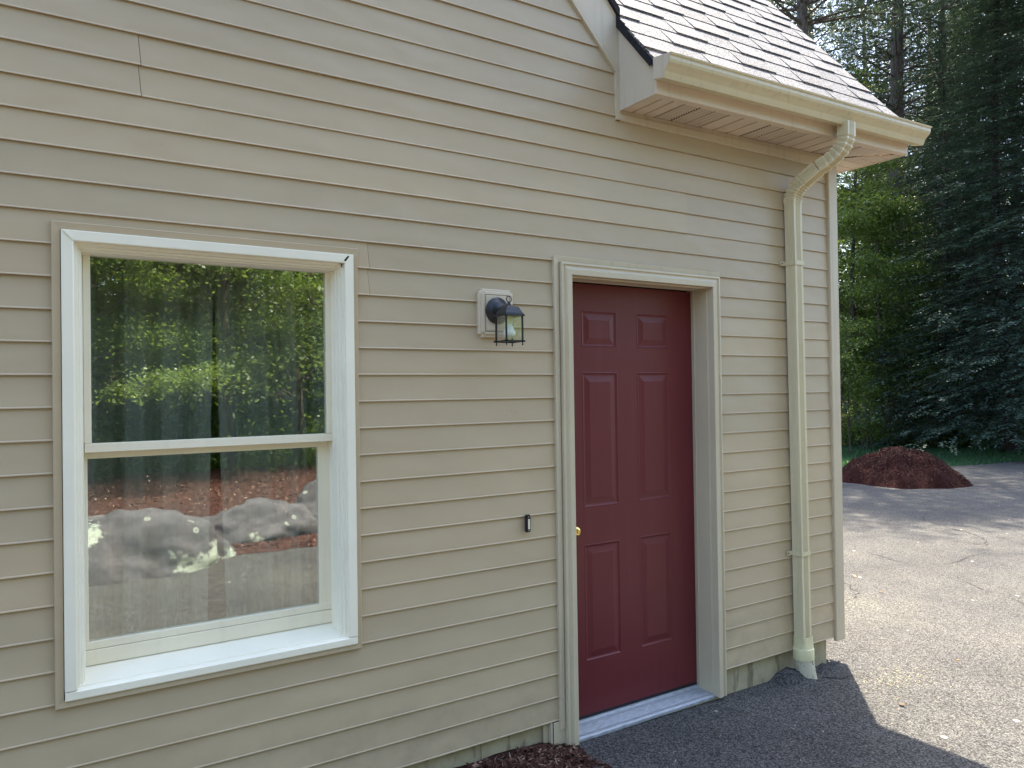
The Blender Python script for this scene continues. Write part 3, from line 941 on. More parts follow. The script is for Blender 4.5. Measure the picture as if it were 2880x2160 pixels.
# fascia
mb = MB()
strip(mb, XE0 + 0.001, XE1, [(YF + 0.004, SZ - 0.005, 1), (YF - 0.010, SZ - 0.005, 1), (YF - 0.012, SZ, 1), (YF - 0.012, SZ + 0.150, 1), (YF + 0.004, SZ + 0.150, 1)])
strip(mb, XE0 + 0.001, XE1, [(YF + 0.0045, SZ - 0.0048, 1), (YF + 0.024, SZ - 0.0048, 1), (YF + 0.024, SZ - 0.001, 1), (YF + 0.0045, SZ - 0.001, 1)])
mb.build('fascia', 'fascia', house)
mb = MB()   # fascia of the right hand return
mb.rings([[(XE1 + 0.0003, y, SZ - 0.005 + ez(XE1)), (XE1 + 0.012, y, SZ - 0.005 + ez(XE1)), (XE1 + 0.012, y, SZ + 0.12 + ez(XE1)), (XE1 + 0.0003, y, SZ + 0.12 + ez(XE1))] for y in (YF - 0.010, 1.1)])
mb.build('fascia', 'fascia', house)
# soffit panels: three ribs each; vented and plain alternate
def soffit_panel(x0, x1, vent):
    mb = MB()
    n = 3
    pr = []
    wd = (x1 - x0) / n
    for i in range(n):
        a = x0 + i * wd
        pr += [(a, 0.012), (a + 0.011, 0.012), (a + 0.016, 0.0), (a + wd - 0.0005, 0.0)]
    rs = []
    for y in (-0.003, YF + 0.022):
        rs.append([(x, y, SZ + 0.003 + h + ez(x)) for x, h in pr])
    mb.rings(rs, False, False)
    mb.build('soffit_panel', 'soffit_vent' if vent else 'soffit', house)
x = XE0 + 0.005
pat = [0, 1, 0, 1, 0, 1, 0]
wds = [0.215, 0.305, 0.305, 0.305, 0.305, 0.254, 0.0]
for v_, wd in zip(pat, wds):
    if wd > 0: soffit_panel(x, x + wd, v_)
    x += wd
xm = x   # mitre: diagonal strip, then the panels of the side return
mb = MB()
zt_ = lambda x_: SZ + 0.001 + ez(x_)
mb.face([(xm, -0.003, zt_(xm)), (xm + 0.02, -0.003, zt_(xm)), (XE1, YF + 0.022, zt_(XE1)), (XE1 - 0.02, YF + 0.022, zt_(XE1))])
mb.build('mitre_strip', 'soffit', house)
mb = MB()
mb.face([(xm, -0.003, zt_(xm) + .006), (XE1 - 0.02, YF + 0.022, zt_(XE1) + .006), (xm, YF + 0.022, zt_(xm) + .006)])
mb.build('soffit_panel', 'soffit_vent', house)
yv = YF + 0.03
while yv < 1.0:
    y2 = min(yv + 0.075, 1.0)
    mb = MB()
    def xl(y): return max(4.07, min(XE1, xm + 0.02 + (XE1 - xm - 0.02) * (0 - y) / (-YF))) if y < 0 else 4.07
    mb.face([(xl(yv), yv, zt_(4.2) + 0.014), (XE1, yv, zt_(4.2) + 0.014), (XE1, yv + 0.008, zt_(4.2)), (xl(yv + .008), yv + 0.008, zt_(4.2))])
    mb.face([(xl(yv + .008), yv + 0.008, zt_(4.2)), (XE1, yv + 0.008, zt_(4.2)), (XE1, y2, zt_(4.2)), (xl(y2), y2, zt_(4.2))])
    mb.build('soffit_panel', 'soffit_vent' if yv < -0.05 else 'soffit', house)
    yv = y2
# lid over the return so that no sun enters
MB().box(4.03, XE1, 0.02, 1.1, 1.40, 1.46).build('return_lid', 'dark_edge', house)

# gutter, K profile, tilting slightly forward
def gut(x):
    zb = SZ + 0.052 + ez(x)
    return [(YF - 0.013, zb + 0.098), (YF - 0.013, zb + 0.002), (YF - 0.050, zb - 0.006), (YF - 0.072, zb - 0.010), (YF - 0.078, zb + 0.004), (YF - 0.083, zb + 0.018), (YF - 0.098, zb + 0.034), (YF - 0.112, zb + 0.046), (YF - 0.117, zb + 0.058), (YF - 0.117, zb + 0.074), (YF - 0.124, zb + 0.077), (YF - 0.126, zb + 0.084), (YF - 0.115, zb + 0.086), (YF - 0.112, zb + 0.080)]
XG0, XG1 = 2.388, 4.452
mb = MB()
ng = 24
outer = [[(x, y, z) for y, z in gut(x)] for x in [XG0 + (XG1 - XG0) * i / ng for i in range(ng + 1)]]
mb.rings(outer, False, False)
# inner skin, a little smaller, gives the sheet a thickness
def gut_in(x):
    g_ = gut(x); cy = YF - 0.06; cz = g_[0][1] - 0.03
    return [(cy + (y - cy) * 0.975, cz + (z - cz) * 0.975 + 0.001) for y, z in g_]
mb.rings([[(x, y, z) for y, z in gut_in(x)] for x in (XG0, XG1)], False, False)
gutter = mb.build('gutter', 'gutter', house, smooth=False)
for x, s_ in ((XG0, -1), (XG1, 1)):
    mb = MB()
    g_ = gut(x)[:12]
    mb.rings([[(x + s_ * d, y, z) for y, z in g_] for d in (0.0005, 0.003)])
    mb.build('end_cap', 'cheek' if s_ < 0 else 'gutter', gutter)

# ---------------------------------------------------------------- roof
SL = 1.2
th = math.atan(SL)
ct, st_ = math.cos(th), math.sin(th)
def roofz(x, y): return 1.778 + SL * y + ez(x)
RX0, RX1 = 2.392, 4.440
Y0R = -0.292
YR = 3.5
gs = 1.12
def valley_x(y): return 2.404 - (SL * y) / gs
mb = MB()
t_ = 0.030
# deck of the main slope, front and back
def deck(mb, P, thick):
    q = [(p[0], p[1], p[2] - thick) for p in P]
    mb.rings([P, q])
deck(mb, [(RX0, Y0R, roofz(RX0, Y0R) - .002), (RX1, Y0R, roofz(RX1, Y0R) - .002), (RX1, 0, roofz(RX1, 0) - .002), (RX0, 0, roofz(RX0, 0) - .002)], t_)
deck(mb, [(RX0, 0, roofz(RX0, 0) - .002), (RX1, 0, roofz(RX1, 0) - .002), (RX1, YR, roofz(RX1, YR) - .002), (valley_x(YR), YR, roofz(valley_x(YR), YR) - .002)], t_)
deck(mb, [(XL, YR, roofz(2, YR)), (RX1, YR, roofz(RX1, YR) - .002), (RX1, 7.3, roofz(RX1, -0.3)), (XL, 7.3, roofz(2, -0.3))], t_)
# gable slopes
zr = 1.761 + 3.9 * gs
deck(mb, [(2.404, -0.016, 1.785), (2.404, 0.03, 1.785), (valley_x(YR), YR, roofz(2, YR)), (-1.5, YR + .3, zr + .024), (-1.5, -0.016, zr + .024)], t_)
deck(mb, [(XL - 0.02, -0.016, 1.76), (-1.5, -0.016, zr + .024), (-1.5, YR + .3, zr + .024), (XL - 0.02, YR + .3, 1.76)], t_)
roof = mb.build('roof', 'dark_edge', house)

Nn = Vector((0, -st_, ct))
def rp(u, v, n):     # u = x, v = distance up the slope, n = height above the deck
    y = Y0R + v * ct
    return Vector((u, y, roofz(u, y))) + Nn * n
EX = 0.148
row = 0
stuff = MB()
while True:
    v0 = row * EX
    y0 = Y0R + v0 * ct; y1 = Y0R + (v0 + EX) * ct
    if y1 > YR: break
    xl_ = RX0 if y0 < 0.01 else valley_x(y1) - 0.02
    x_ = RX1 + 0.004
    thick = row % 2
    x_ = RX1 + 0.004
    first = True
    while x_ > xl_ + 0.01:
        wd = random.choice((0.19, 0.22, 0.25, 0.27))
        if first: wd *= random.uniform(0.4, 1.0); first = False
        xa_ = max(xl_ - random.uniform(0, 0.008), x_ - wd)
        if xa_ - xl_ < 0.05: xa_ = xl_ - random.uniform(0, 0.008)
        n1 = 0.0130 if thick else 0.0080
        thick = 1 - thick
        jag = random.uniform(-0.003, 0.003)
        a = xa_ + 0.0013; b = x_ - 0.0013
        lowt = 0.005
        m_ = MB() if y0 < 1.45 else stuff
        P = [rp(a, v0 + jag, 0.0005), rp(b, v0 + jag, 0.0005), rp(b, v0 + EX + .012, 0.0005), rp(a, v0 + EX + .012, 0.0005),
             rp(a, v0 + jag, n1), rp(b, v0 + jag, n1), rp(b, v0 + EX + .012, 0.0035), rp(a, v0 + EX + .012, 0.0035)]
        m_.hexa(P)
        if m_ is not stuff: m_.build('shingle', 'shingle', roof)
        x_ = xa_
    row += 1
# shingles of the hidden slopes and the upper roof
for (ax, bx, s_) in ((2.39, -1.5, 1), (-1.5, XL, -1)):
    for i in range(36):
        t0 = i / 36; t1 = (i + 1) / 36
        if s_ > 0:
            xa_, xb_ = 2.39 - 3.89 * t0, 2.39 - 3.89 * t1
            za_, zb_ = 1.79 + 4.37 * t0, 1.79 + 4.37 * t1
            ya_ = (2.404 - xa_) * gs / SL; yb_ = (2.404 - xb_) * gs / SL
            stuff.face([(xa_, -0.018, za_ + .012), (xa_, ya_, za_ + .012), (xb_, yb_, zb_ + .004), (xb_, -0.018, zb_ + .004)])
        else:
            xa_, xb_ = XL + 3.9 * t0, XL + 3.9 * t1
            za_, zb_ = 1.77 + 4.37 * t0, 1.77 + 4.37 * t1
            stuff.face([(xa_, -0.018, za_ + .012), (xb_, -0.018, zb_ + .004), (xb_, 3.8, zb_ + .004), (xa_, 3.8, za_ + .012)])
tag(stuff.build('upper_shingles', 'shingle', roof), kind='stuff')
# black rake edge: ends of the layered courses seen from the side
mb = MB()
for i in range(46):
    v0 = i * 0.05
    n1 = random.uniform(0.008, 0.012)
    y0 = Y0R + v0 * ct
    if y0 < YF - 0.012: continue
    if y0 > 0.0: break
    dx = random.uniform(0.001, 0.003)
    mb.hexa([rp(RX0 - dx, v0, -0.031), rp(RX0 + 0.002, v0, -0.031), rp(RX0 + 0.002, v0 + 0.05, -0.031), rp(RX0 - dx, v0 + 0.05, -0.031),
             rp(RX0 - dx, v0, n1), rp(RX0 + 0.002, v0, n1), rp(RX0 + 0.002, v0 + 0.05, n1 * 0.6), rp(RX0 - dx, v0 + 0.05, n1 * 0.6)])
mb.build('rake_edge', 'dark_edge', roof)
mb = MB()
for i in range(60):
    x0 = 2.404 - i * 0.06
    n1 = random.uniform(0.004, 0.010)
    z0 = 1.757 + (2.404 - x0) * gs
    mb.hexa([(x0, -0.022 - n1, z0), (x0, 0.02, z0), (x0 - 0.058, 0.02, z0 + .058 * gs), (x0 - 0.058, -0.022 - n1, z0 + .058 * gs),
             (x0, -0.022 - n1, z0 + .036 + n1), (x0, 0.02, z0 + .040 + n1), (x0 - 0.058, 0.02, z0 + .036 + .058 * gs), (x0 - 0.058, -0.022 - n1, z0 + .036 + .058 * gs)])
tag(mb.build('rake_edge', 'dark_edge', roof), kind='stuff')

# ---------------------------------------------------------------- downspout
ds = empty('downspout', (3.625, -0.05, -1.6), 'ribbed cream downspout running from the gutter down the wall beside the corner', 'downspout')
DX, DY = 0.034, 0.031        # half sizes
def ribs(c, right, fwd, hx, hy):
    """ribbed rectangular cross section; right and fwd are unit vectors"""
    pts = []
    def side(p0, p1, nrm, n=5, ends=0.22):
        L_ = (p1 - p0)
        out = [p0]
        for i in range(n):
            t0 = ends + (1 - 2 * ends) * i / n
            dt = (1 - 2 * ends) / n
            out += [p0 + L_ * (t0 + 0.1 * dt), p0 + L_ * (t0 + 0.3 * dt) - nrm * 0.0034, p0 + L_ * (t0 + 0.7 * dt) - nrm * 0.0034, p0 + L_ * (t0 + 0.9 * dt)]
        return out
    A = c - right * hx + fwd * hy; B = c + right * hx + fwd * hy; Cc = c + right * hx - fwd * hy; D = c - right * hx - fwd * hy
    pts += side(A, B, fwd) + side(B, Cc, right, 4) + side(Cc, D, -fwd) + side(D, A, -right, 4)
    return pts
Rt, Fw = Vector((1, 0, 0)), Vector((0, -1, 0))
def leanx(z): return 3.622 + 0.020 * (1.05 - z) / 2.43
mb = MB()
mb.rings([ribs(Vector((leanx(z), -0.050, z)), Rt, Fw, DX, DY) for z in (-1.40, -0.6, 0.2, 1.055)])
mb.build('pipe', 'gutter', ds)
# offset: outlet, two crimped elbows
P0, P1, P2, P3, P4 = Vector((3.715, -0.322, 1.400)), Vector((3.715, -0.322, 1.300)), Vector((3.665, -0.175, 1.175)), Vector((3.632, -0.075, 1.09)), Vector((3.622, -0.050, 1.045))
def bez(a, b, c, t): return a * (1 - t) ** 2 + b * 2 * t * (1 - t) + c * t * t
def elbow(pts, crimps, name, hx=DX + 0.001, hy=DY + 0.001):
    rs = []
    n = len(pts)
    for i, p in enumerate(pts):
        t = (pts[min(i + 1, n - 1)] - pts[max(i - 1, 0)]).normalized()
        right = Vector((1, 0, 0)) - t * t.x; right.normalize()
        fwd = t.cross(right); fwd.normalize()
        if fwd.y > 0: fwd = -fwd
        s_ = 1.0
        if i in crimps: s_ = 0.89
        if i - 1 in crimps: s_ = 1.04
        rs.append(ribs(p, right, fwd, hx * s_, hy * s_))
    mb = MB(); mb.rings(rs)
    return mb.build(name, 'gutter', ds)
mid = Vector((3.668, -0.188, 1.190))
pa = [P0, Vector((3.715, -0.322, 1.345))] + [bez(Vector((3.715, -0.322, 1.340)), Vector((3.712, -0.318, 1.245)), mid, i / 21) for i in range(22)]
elbow(pa, set(range(4, 22, 3)), 'elbow')
end2 = Vector((3.622, -0.050, 1.050))
pb = [mid.lerp(Vector((3.640, -0.100, 1.125)), i / 2) for i in range(2)]
pb = [mid + (Vector((3.640, -0.100, 1.125)) - mid) * 0.06] + [bez(Vector((3.645, -0.115, 1.137)), Vector((3.623, -0.050, 1.095)), end2 - Vector((0, 0, .03)), i / 21) for i in range(22)]
elbow(pb, set(range(3, 21, 3)), 'elbow', DX + 0.003, DY + 0.003)
# straps
for z in (0.685, -0.915):
    xc = leanx(z)
    mb = MB()
    y_f = -0.050 - DY - 0.003
    mb.box(xc - DX - 0.003, xc + DX + 0.003, y_f - 0.0015, y_f, z - 0.012, z + 0.012)
    mb.box(xc - DX - 0.0045, xc - DX - 0.003, y_f, -0.018, z - 0.012, z + 0.012)
    mb.box(xc + DX + 0.003, xc + DX + 0.0045, y_f, -0.018, z - 0.012, z + 0.012)
    mb.box(xc - DX - 0.042, xc - DX - 0.003, -0.0195, -0.0178, z - 0.012, z + 0.012)
    sp_ = mb.build('strap', 'gutter', ds)
    MB().lathe((xc - DX - 0.030, -0.0195, z), (0, -1, 0), [(0, 0), (0, 0.0045), (0.002, 0.004), (0.003, 0.0)], 10).build('screw', 'black_metal', sp_)
MB().lathe((3.598, -0.050 - DY, 1.015), (0, -1, 0), [(0, 0), (0, 0.004), (0.002, 0.0035), (0.003, 0.0)], 10).build('screw', 'white', ds)
# yellowed square to round adapter and white drain pipe
xc = leanx(-1.4)
mb = MB()
def sqround(z, hx, hy, e, n=32, cx=xc, cy=-0.052):
    out = []
    for i in range(n):
        a = 2 * math.pi * (i + 0.5) / n
        c_, s_ = math.cos(a), math.sin(a)
        out.append((cx + hx * math.copysign(abs(c_) ** e, c_), cy + hy * math.copysign(abs(s_) ** e, s_), z))
    return out
mb.rings([sqround(-1.372, 0.041, 0.039, 0.28), sqround(-1.405, 0.041, 0.039, 0.28), sqround(-1.435, 0.048, 0.046, 0.6), sqround(-1.437, 0.056, 0.054, 1.0), sqround(-1.440, 0.0575, 0.0555, 1.0), sqround(-1.496, 0.0575, 0.0555, 1.0), sqround(-1.497, 0.0545, 0.0525, 1.0)], True, False)
mb.rings([sqround(-1.373, 0.041, 0.039, 0.28), sqround(-1.373, 0.036, 0.034, 0.28), sqround(-1.42, 0.036, 0.034, 0.28)], True, False)
mb.build('adapter', 'adapter', ds, smooth=True)
mb = MB()
mb.tube([(xc, -0.052, -1.49), (xc + 0.006, -0.060, -1.57), (xc + 0.018, -0.078, -1.68)], [0.0525, 0.0525, 0.0525], 28)
mb.build('drain_pipe', 'pvc', ds, smooth=True)
# heaped edge of asphalt round the drain pipe
V = []; F = []
nn = 30
for i in range(nn + 1):
    for j in range(nn + 1):
        x = 3.42 + 0.62 * i / nn; y = -0.26 + 0.278 * j / nn
        d = math.hypot((x - 3.56) / 0.11, (y + 0.02) / 0.08)
        h = 0.055 * math.exp(-d * d) + 0.006 * math.sin(x * 60) * math.sin(y * 75) - 0.004
        h += 0.012 * math.exp(-((x - 3.85) / 0.1) ** 2 - ((y + 0.03) / 0.06) ** 2)
        e = min(i, nn - i, j) / 4.0
        V.append((x, y, zground(x) + (h if e >= 1 else h * e - 0.006 * (1 - e)) + 0.003))
for i in range(nn):
    for j in range(nn):
        a = i * (nn + 1) + j; F.append((a, a + nn + 1, a + nn + 2, a + 1))
tag(fastmesh('asphalt_patch', V, F, 'asphalt', smooth=True), kind='structure')

# ---------------------------------------------------------------- wall lantern
lan = empty('wall_lantern', (1.698, 0, 0.33), 'small black wall lantern with clear glass and a bare bulb left of the door', 'wall lantern')
def notched(x0, x1, z0, z1, r_, n=5):
    pts = []
    for (cx, cz, a0) in ((x1, z1, 270), (x0, z1, 0), (x0, z0, 90), (x1, z0, 180)):
        arc = []
        for i in range(n + 1):
            a = R(a0 - 90 * i / n)
            arc.append((cx + r_ * math.cos(a), cz + r_ * math.sin(a)))
        pts += arc
    return pts
# concave corner order: go round counter clockwise
def block_outline(x0, x1, z0, z1, r_):
    pts = []
    for cx, cz, a0, a1 in ((x1, z0, 180, 90), (x1, z1, 270, 180), (x0, z1, 360, 270), (x0, z0, 90, 0)):
        for i in range(6):
            a = R(a0 + (a1 - a0) * i / 5)
            pts.append((cx + r_ * math.cos(a), cz + r_ * math.sin(a)))
    return pts
bx0, bx1, bz0, bz1 = 1.6135, 1.7825, 0.226, 0.430
mb = MB()
mb.rings([[(x, y, z) for x, z in block_outline(bx0 + i, bx1 - i, bz0 + i, bz1 - i, r_)] for i, y, r_ in ((0, 0.0, 0.014), (0, -0.021, 0.014), (0.003, -0.025, 0.013), (0.011, -0.026, 0.010), (0.014, -0.033, 0.009), (0.023, -0.034, 0.007))])
mb.build('mounting_block', 'block', lan)
MB().box(bx0 + 0.030, bx1 - 0.030, -0.037, -0.0342, bz0 + 0.030, bz1 - 0.030).build('cover_plate', 'block', lan, bevel=0.001)
frame(MB(), bx0 + 0.024, bx1 - 0.024, bz0 + 0.024, bz1 - 0.024, [(0.0, -0.0345), (0.0018, -0.0346)]).build('seam', 'crack', lan)
pc = (1.694, -0.037, 0.338)
mb = MB()
mb.lathe(pc, (0, -1, 0), [(0, 0), (0, 0.056), (0.006, 0.056), (0.010, 0.051), (0.014, 0.043), (0.017, 0.040), (0.021, 0.034), (0.025, 0.020), (0.028, 0.016), (0.050, 0.014), (0.062, 0.016), (0.080, 0.020), (0.081, 0.0)], 36)
mb.build('backplate', 'black_metal', lan, smooth=True)
cx, cy = 1.681, -0.150
hb = 0.0385
zt, zbm = 0.305, 0.203
# curved arm into the lantern head
MB().tube([(1.690, -0.10, 0.333), (1.686, -0.125, 0.336), (cx, cy, 0.335)], [0.020, 0.022, 0.014], 14).build('arm', 'black_metal', lan, smooth=True)
def sqr(h, z, hx=None): return [(cx - h, cy - h, z), (cx + h, cy - h, z), (cx + h, cy + h, z), (cx - h, cy + h, z)]
mb = MB()
mb.rings([sqr(0.047, zt - 0.001), sqr(0.047, zt + 0.003), sqr(0.042, zt + 0.0035), sqr(0.040, zt + 0.012), sqr(0.036, zt + 0.020), sqr(0.030, zt + 0.033), sqr(0.026, zt + 0.038), sqr(0.018, zt + 0.040), sqr(0.016, zt + 0.043), sqr(0.008, zt + 0.045)])
mb.build('hood', 'black_metal', lan)
mb = MB()
mb.lathe((cx, cy, zt + 0.043), (0, 0, 1), [(0, 0), (0, 0.010), (0.004, 0.010), (0.006, 0.0065), (0.012, 0.0060), (0.015, 0.0045), (0.018, 0.0)], 14)
rz = zt + 0.069
pts = [(cx + 0.0115 * math.cos(a), cy + 0.0, rz + 0.0125 * math.sin(a)) for a in [2 * math.pi * i / 22 for i in range(23)]]
ringm = MB()
for p, q in zip(pts[:-1], pts[1:]):
    ringm.tube([p, q], 0.0021, 6, False)
mb.v += []
off = len(mb.v); mb.v += ringm.v; mb.f += [tuple(i + off for i in f) for f in ringm.f]
mb.build('finial_ring', 'black_metal', lan)
mb = MB()
for sx in (-1, 1):
    for sy in (-1, 1):
        px_, py_ = cx + sx * hb, cy + sy * hb
        mb = MB()
        mb.box(px_ - 0.003, px_ + 0.003, py_ - 0.003, py_ + 0.003, zbm - 0.004, zt - 0.001)
        mb.lathe((px_, py_, zbm - 0.012), (0, 0, 1), [(-0.006, 0), (-0.005, 0.0022), (-0.001, 0.0038), (0.003, 0.0022), (0.008, 0.003)], 8)
        mb.lathe((px_ + sx * 0.004, py_ + sy * 0.004, zt + 0.004), (0, 0, 1), [(0, 0.003), (0.004, 0.003), (0.005, 0.0)], 8)
        mb.build('corner_post', 'black_metal', lan)
mb = MB()
for a in (-1, 1):
    mb.box(cx - 0.050, cx + 0.050, cy + a * hb - 0.0032, cy + a * hb + 0.0032, zbm - 0.0042, zbm + 0.0028)
    mb.box(cx + a * hb - 0.0030, cx + a * hb + 0.0030, cy - 0.050, cy + 0.050, zbm - 0.0040, zbm + 0.0026)
mb.build('base_frame', 'black_metal', lan)
for (ax, sg) in ((0, -1), (0, 1), (1, -1), (1, 1)):
    mb = MB()
    h_ = hb - 0.0034
    if ax: mb.box(cx + sg * hb - 0.0006, cx + sg * hb + 0.0006, cy - h_, cy + h_, zbm + 0.003, zt - 0.002)
    else: mb.box(cx - h_, cx + h_, cy + sg * hb - 0.0006, cy + sg * hb + 0.0006, zbm + 0.003, zt - 0.002)
    mb.build('pane', 'clear', lan)
mb = MB()
mb.lathe((cx, cy, zt - 0.002), (0, 0, -1), [(0, 0), (0, 0.0145), (0.030, 0.0145), (0.030, 0.0)], 20)
mb.build('socket', 'socket', lan, smooth=True)
mb = MB()
mb.lathe((cx, cy, zt - 0.0325), (0, 0, -1), [(0, 0.0), (0, 0.013), (0.010, 0.0150), (0.020, 0.0205), (0.029, 0.0245), (0.038, 0.0262), (0.047, 0.0240), (0.054, 0.0185), (0.059, 0.010), (0.0605, 0.0)], 24)
mb.build('bulb', 'bulb', lan, smooth=True)

# ---------------------------------------------------------------- doorbell
bell = empty('doorbell', (1.843, 0, -0.568), 'narrow black doorbell with a cream push button between lantern and door', 'doorbell')
bell['label'] = 'narrow black doorbell with cream push button on the siding left of the door'
MB().box(1.832, 1.854, -0.030, -0.012, -0.605, -0.531).build('housing', 'black_metal', bell, bevel=0.003, segs=2)
MB().box(1.8385, 1.8485, -0.0325, -0.0300, -0.592, -0.549).build('push_button', 'button', bell, bevel=0.0012)
MB().lathe((1.8435, -0.0298, -0.540), (0, -1, 0), [(0, 0), (0, 0.0025), (0.0015, 0.002), (0.002, 0)], 10).build('screw', 'threshold', bell)
MB().lathe((1.8435, -0.0298, -0.598), (0, -1, 0), [(0, 0), (0, 0.0025), (0.0015, 0.002), (0.002, 0)], 10).build('screw', 'threshold', bell)

# ---------------------------------------------------------------- curtains and room behind the window
def curtain(xf0, xf1, name, label, ph):
    V = []; F = []
    nu, nv = 70, 30
    for j in range(nv + 1):
        z = 0.60 - 1.55 * j / nv
        a, b = xf0(z), xf1(z)
        for i in range(nu + 1):
            t = i / nu
            x = a + (b - a) * t
            y = 0.235 + 0.020 * math.sin(t * 24 + ph + 0.3 * math.sin(z * 3)) + 0.010 * math.sin(t * 53 + ph * 2)
            V.append((x, y, z))
    for j in range(nv):
        for i in range(nu):
            p = j * (nu + 1) + i
            F.append((p, p + 1, p + nu + 2, p + nu + 1))
    o = fastmesh(name, V, F, 'curtain', smooth=True)
    tag(o, label, 'curtain', 'curtains behind the window')
    return o
def gapl(z): t = max(0.0, (0.46 - z) / 1.30); return 0.6185 - 0.036 * t
def gapr(z): t = max(0.0, (0.46 - z) / 1.30); return 0.6195 + 0.038 * t
curtain(lambda z: 0.10, gapl, 'curtain', 'left grey curtain hanging behind the window glass', 0.4)
curtain(gapr, lambda z: 1.10, 'curtain', 'right grey curtain hanging behind the window glass', 2.1)
mb = MB()
mb.face([(-1.0, 2.6, -1.44), (2.0, 2.6, -1.44), (2.0, 2.6, 1.3), (-1.0, 2.6, 1.3)])
mb.face([(-1.0, 0.15, -1.44), (-1.0, 2.6, -1.44), (-1.0, 2.6, 1.3), (-1.0, 0.15, 1.3)])
mb.face([(2.0, 0.15, -1.44), (2.0, 2.6, -1.44), (2.0, 2.6, 1.3), (2.0, 0.15, 1.3)])
mb.face([(-1.0, 0.15, 1.3), (2.0, 0.15, 1.3), (2.0, 2.6, 1.3), (-1.0, 2.6, 1.3)])
mb.face([(-1.0, 0.15, -1.44), (2.0, 0.15, -1.44), (2.0, 2.6, -1.44), (-1.0, 2.6, -1.44)])
mb.build('room', 'inside', house)

# ---------------------------------------------------------------- mulch pile on the driveway
PC = Vector((13.35, 5.15, -1.72))
def pile_h(x, y):
    # elongated mound with slumped skirt; x,y relative to the centre
    a = R(-40)
    u = x * math.cos(a) - y * math.sin(a); v = x * math.sin(a) + y * math.cos(a)
    u, v = x * math.cos(R(52)) * -1 + y * math.sin(R(52)), x * math.sin(R(52)) + y * math.cos(R(52))
    ang = math.atan2(v, u)
    rad = 1.12 * (1 + 0.06 * math.sin(3 * ang + 1) + 0.05 * math.sin(5 * ang + 2) + 0.02 * math.sin(11 * ang))
    d = math.hypot(u + 0.08, v * 1.05) / rad
    if d > 1: return -0.03
    h = 0.60 * (1 - d ** 1.7) ** 0.9 if d < 0.85 else 0.60 * (1 - 0.85 ** 1.7) ** 0.9 * (1 - d) / 0.15
    h += 0.035 * math.sin(x * 7 + 1) * math.sin(y * 8) + 0.02 * math.sin(x * 17) * math.sin(y * 15 + 2)
    return max(h, -0.03)
V = []; F = []
nn = 70
for i in range(nn + 1):
    for j in range(nn + 1):
        x = -1.5 + 3.0 * i / nn; y = -1.5 + 3.0 * j / nn
        V.append((x, y, pile_h(x, y) + random.uniform(-0.008, 0.008)))
for i in range(nn):
    for j in range(nn):
        a = i * (nn + 1) + j; F.append((a, a + nn + 1, a + nn + 2, a + 1))
pile = empty('mulch_pile', PC, 'mound of dark reddish brown mulch heaped on the far side of the driveway', 'mulch pile')
fastmesh('mound', V, F, 'red_mulch', parent=pile, smooth=True)
vp = np.vectorize(pile_h)
def pile_chips(n=14000):
    r_ = np.random.default_rng(21)
    x = r_.normal(0, 0.75, n); y = r_.normal(0, 0.75, n)
    z = vp(x, y)
    keep = z > -0.02
    x, y, z = x[keep], y[keep], z[keep]; n = len(x)
    a = r_.uniform(0, 6.28, n); L_ = r_.uniform(0.015, 0.048, n); W_ = L_ * 0.3; p = r_.normal(0, 0.6, n); q = r_.normal(0, 0.6, n)
    ax = np.stack([np.cos(a) * np.cos(p), np.sin(a) * np.cos(p), np.sin(p)], 1) * L_[:, None] / 2
    bx = np.stack([-np.sin(a) * np.cos(q), np.cos(a) * np.cos(q), np.sin(q)], 1) * W_[:, None] / 2
    c = np.stack([x, y, z + 0.012], 1)
    V = np.stack([c - ax, c + bx, c + ax, c - bx], 1).reshape(-1, 3)
    return tag(fastmesh('wood_chips', V, np.arange(4 * n).reshape(-1, 4), 'red_chips', parent=pile), kind='stuff')
pile_chips()

# ---------------------------------------------------------------- boulders opposite the window
def boulder(loc, size, seed, rot, label):
    bm = bmesh.new()
    bmesh.ops.create_icosphere(bm, subdivisions=5, radius=1)
    from mathutils import noise as mn
    for v in bm.verts:
        p = v.co.copy()
        n = mn.noise(p * 1.1 + Vector((seed, 0, 0))) * 0.28 + mn.noise(p * 2.6 + Vector((0, seed, 0))) * 0.10 + mn.noise(p * 6 + Vector((0, 0, seed))) * 0.05 + abs(mn.noise(p * 3.3 + Vector((seed, seed, 0)))) * 0.12
        v.co = p * (1 + n)
        v.co.x *= size[0]; v.co.y *= size[1]; v.co.z *= size[2]
    for f in bm.faces: f.smooth = True
    me = bpy.data.meshes.new('boulder'); bm.to_mesh(me); bm.free()
    me.materials.append(MAT['boulder'])
    o = bpy.data.objects.new('boulder', me); COL.objects.link(o)
    o.location = loc; o.rotation_euler = (0, 0, rot)
    return tag(o, label, 'boulder', 'boulders along the bed seen reflected in the window')
boulder((0.80, -4.90, -1.64), (1.0, 0.55, 0.58), 2.9, 0.12, 'grey boulder with pale lichen reflected at the lower left of the window')
boulder((2.20, -5.72, -1.60), (0.80, 0.42, 0.40), 4.1, -0.1, 'low grey boulder reflected beside the dark gap between the curtains')
boulder((3.60, -5.85, -1.60), (1.15, 0.60, 0.70), 7.7, 0.1, 'tall grey boulder reflected at the lower right of the window')

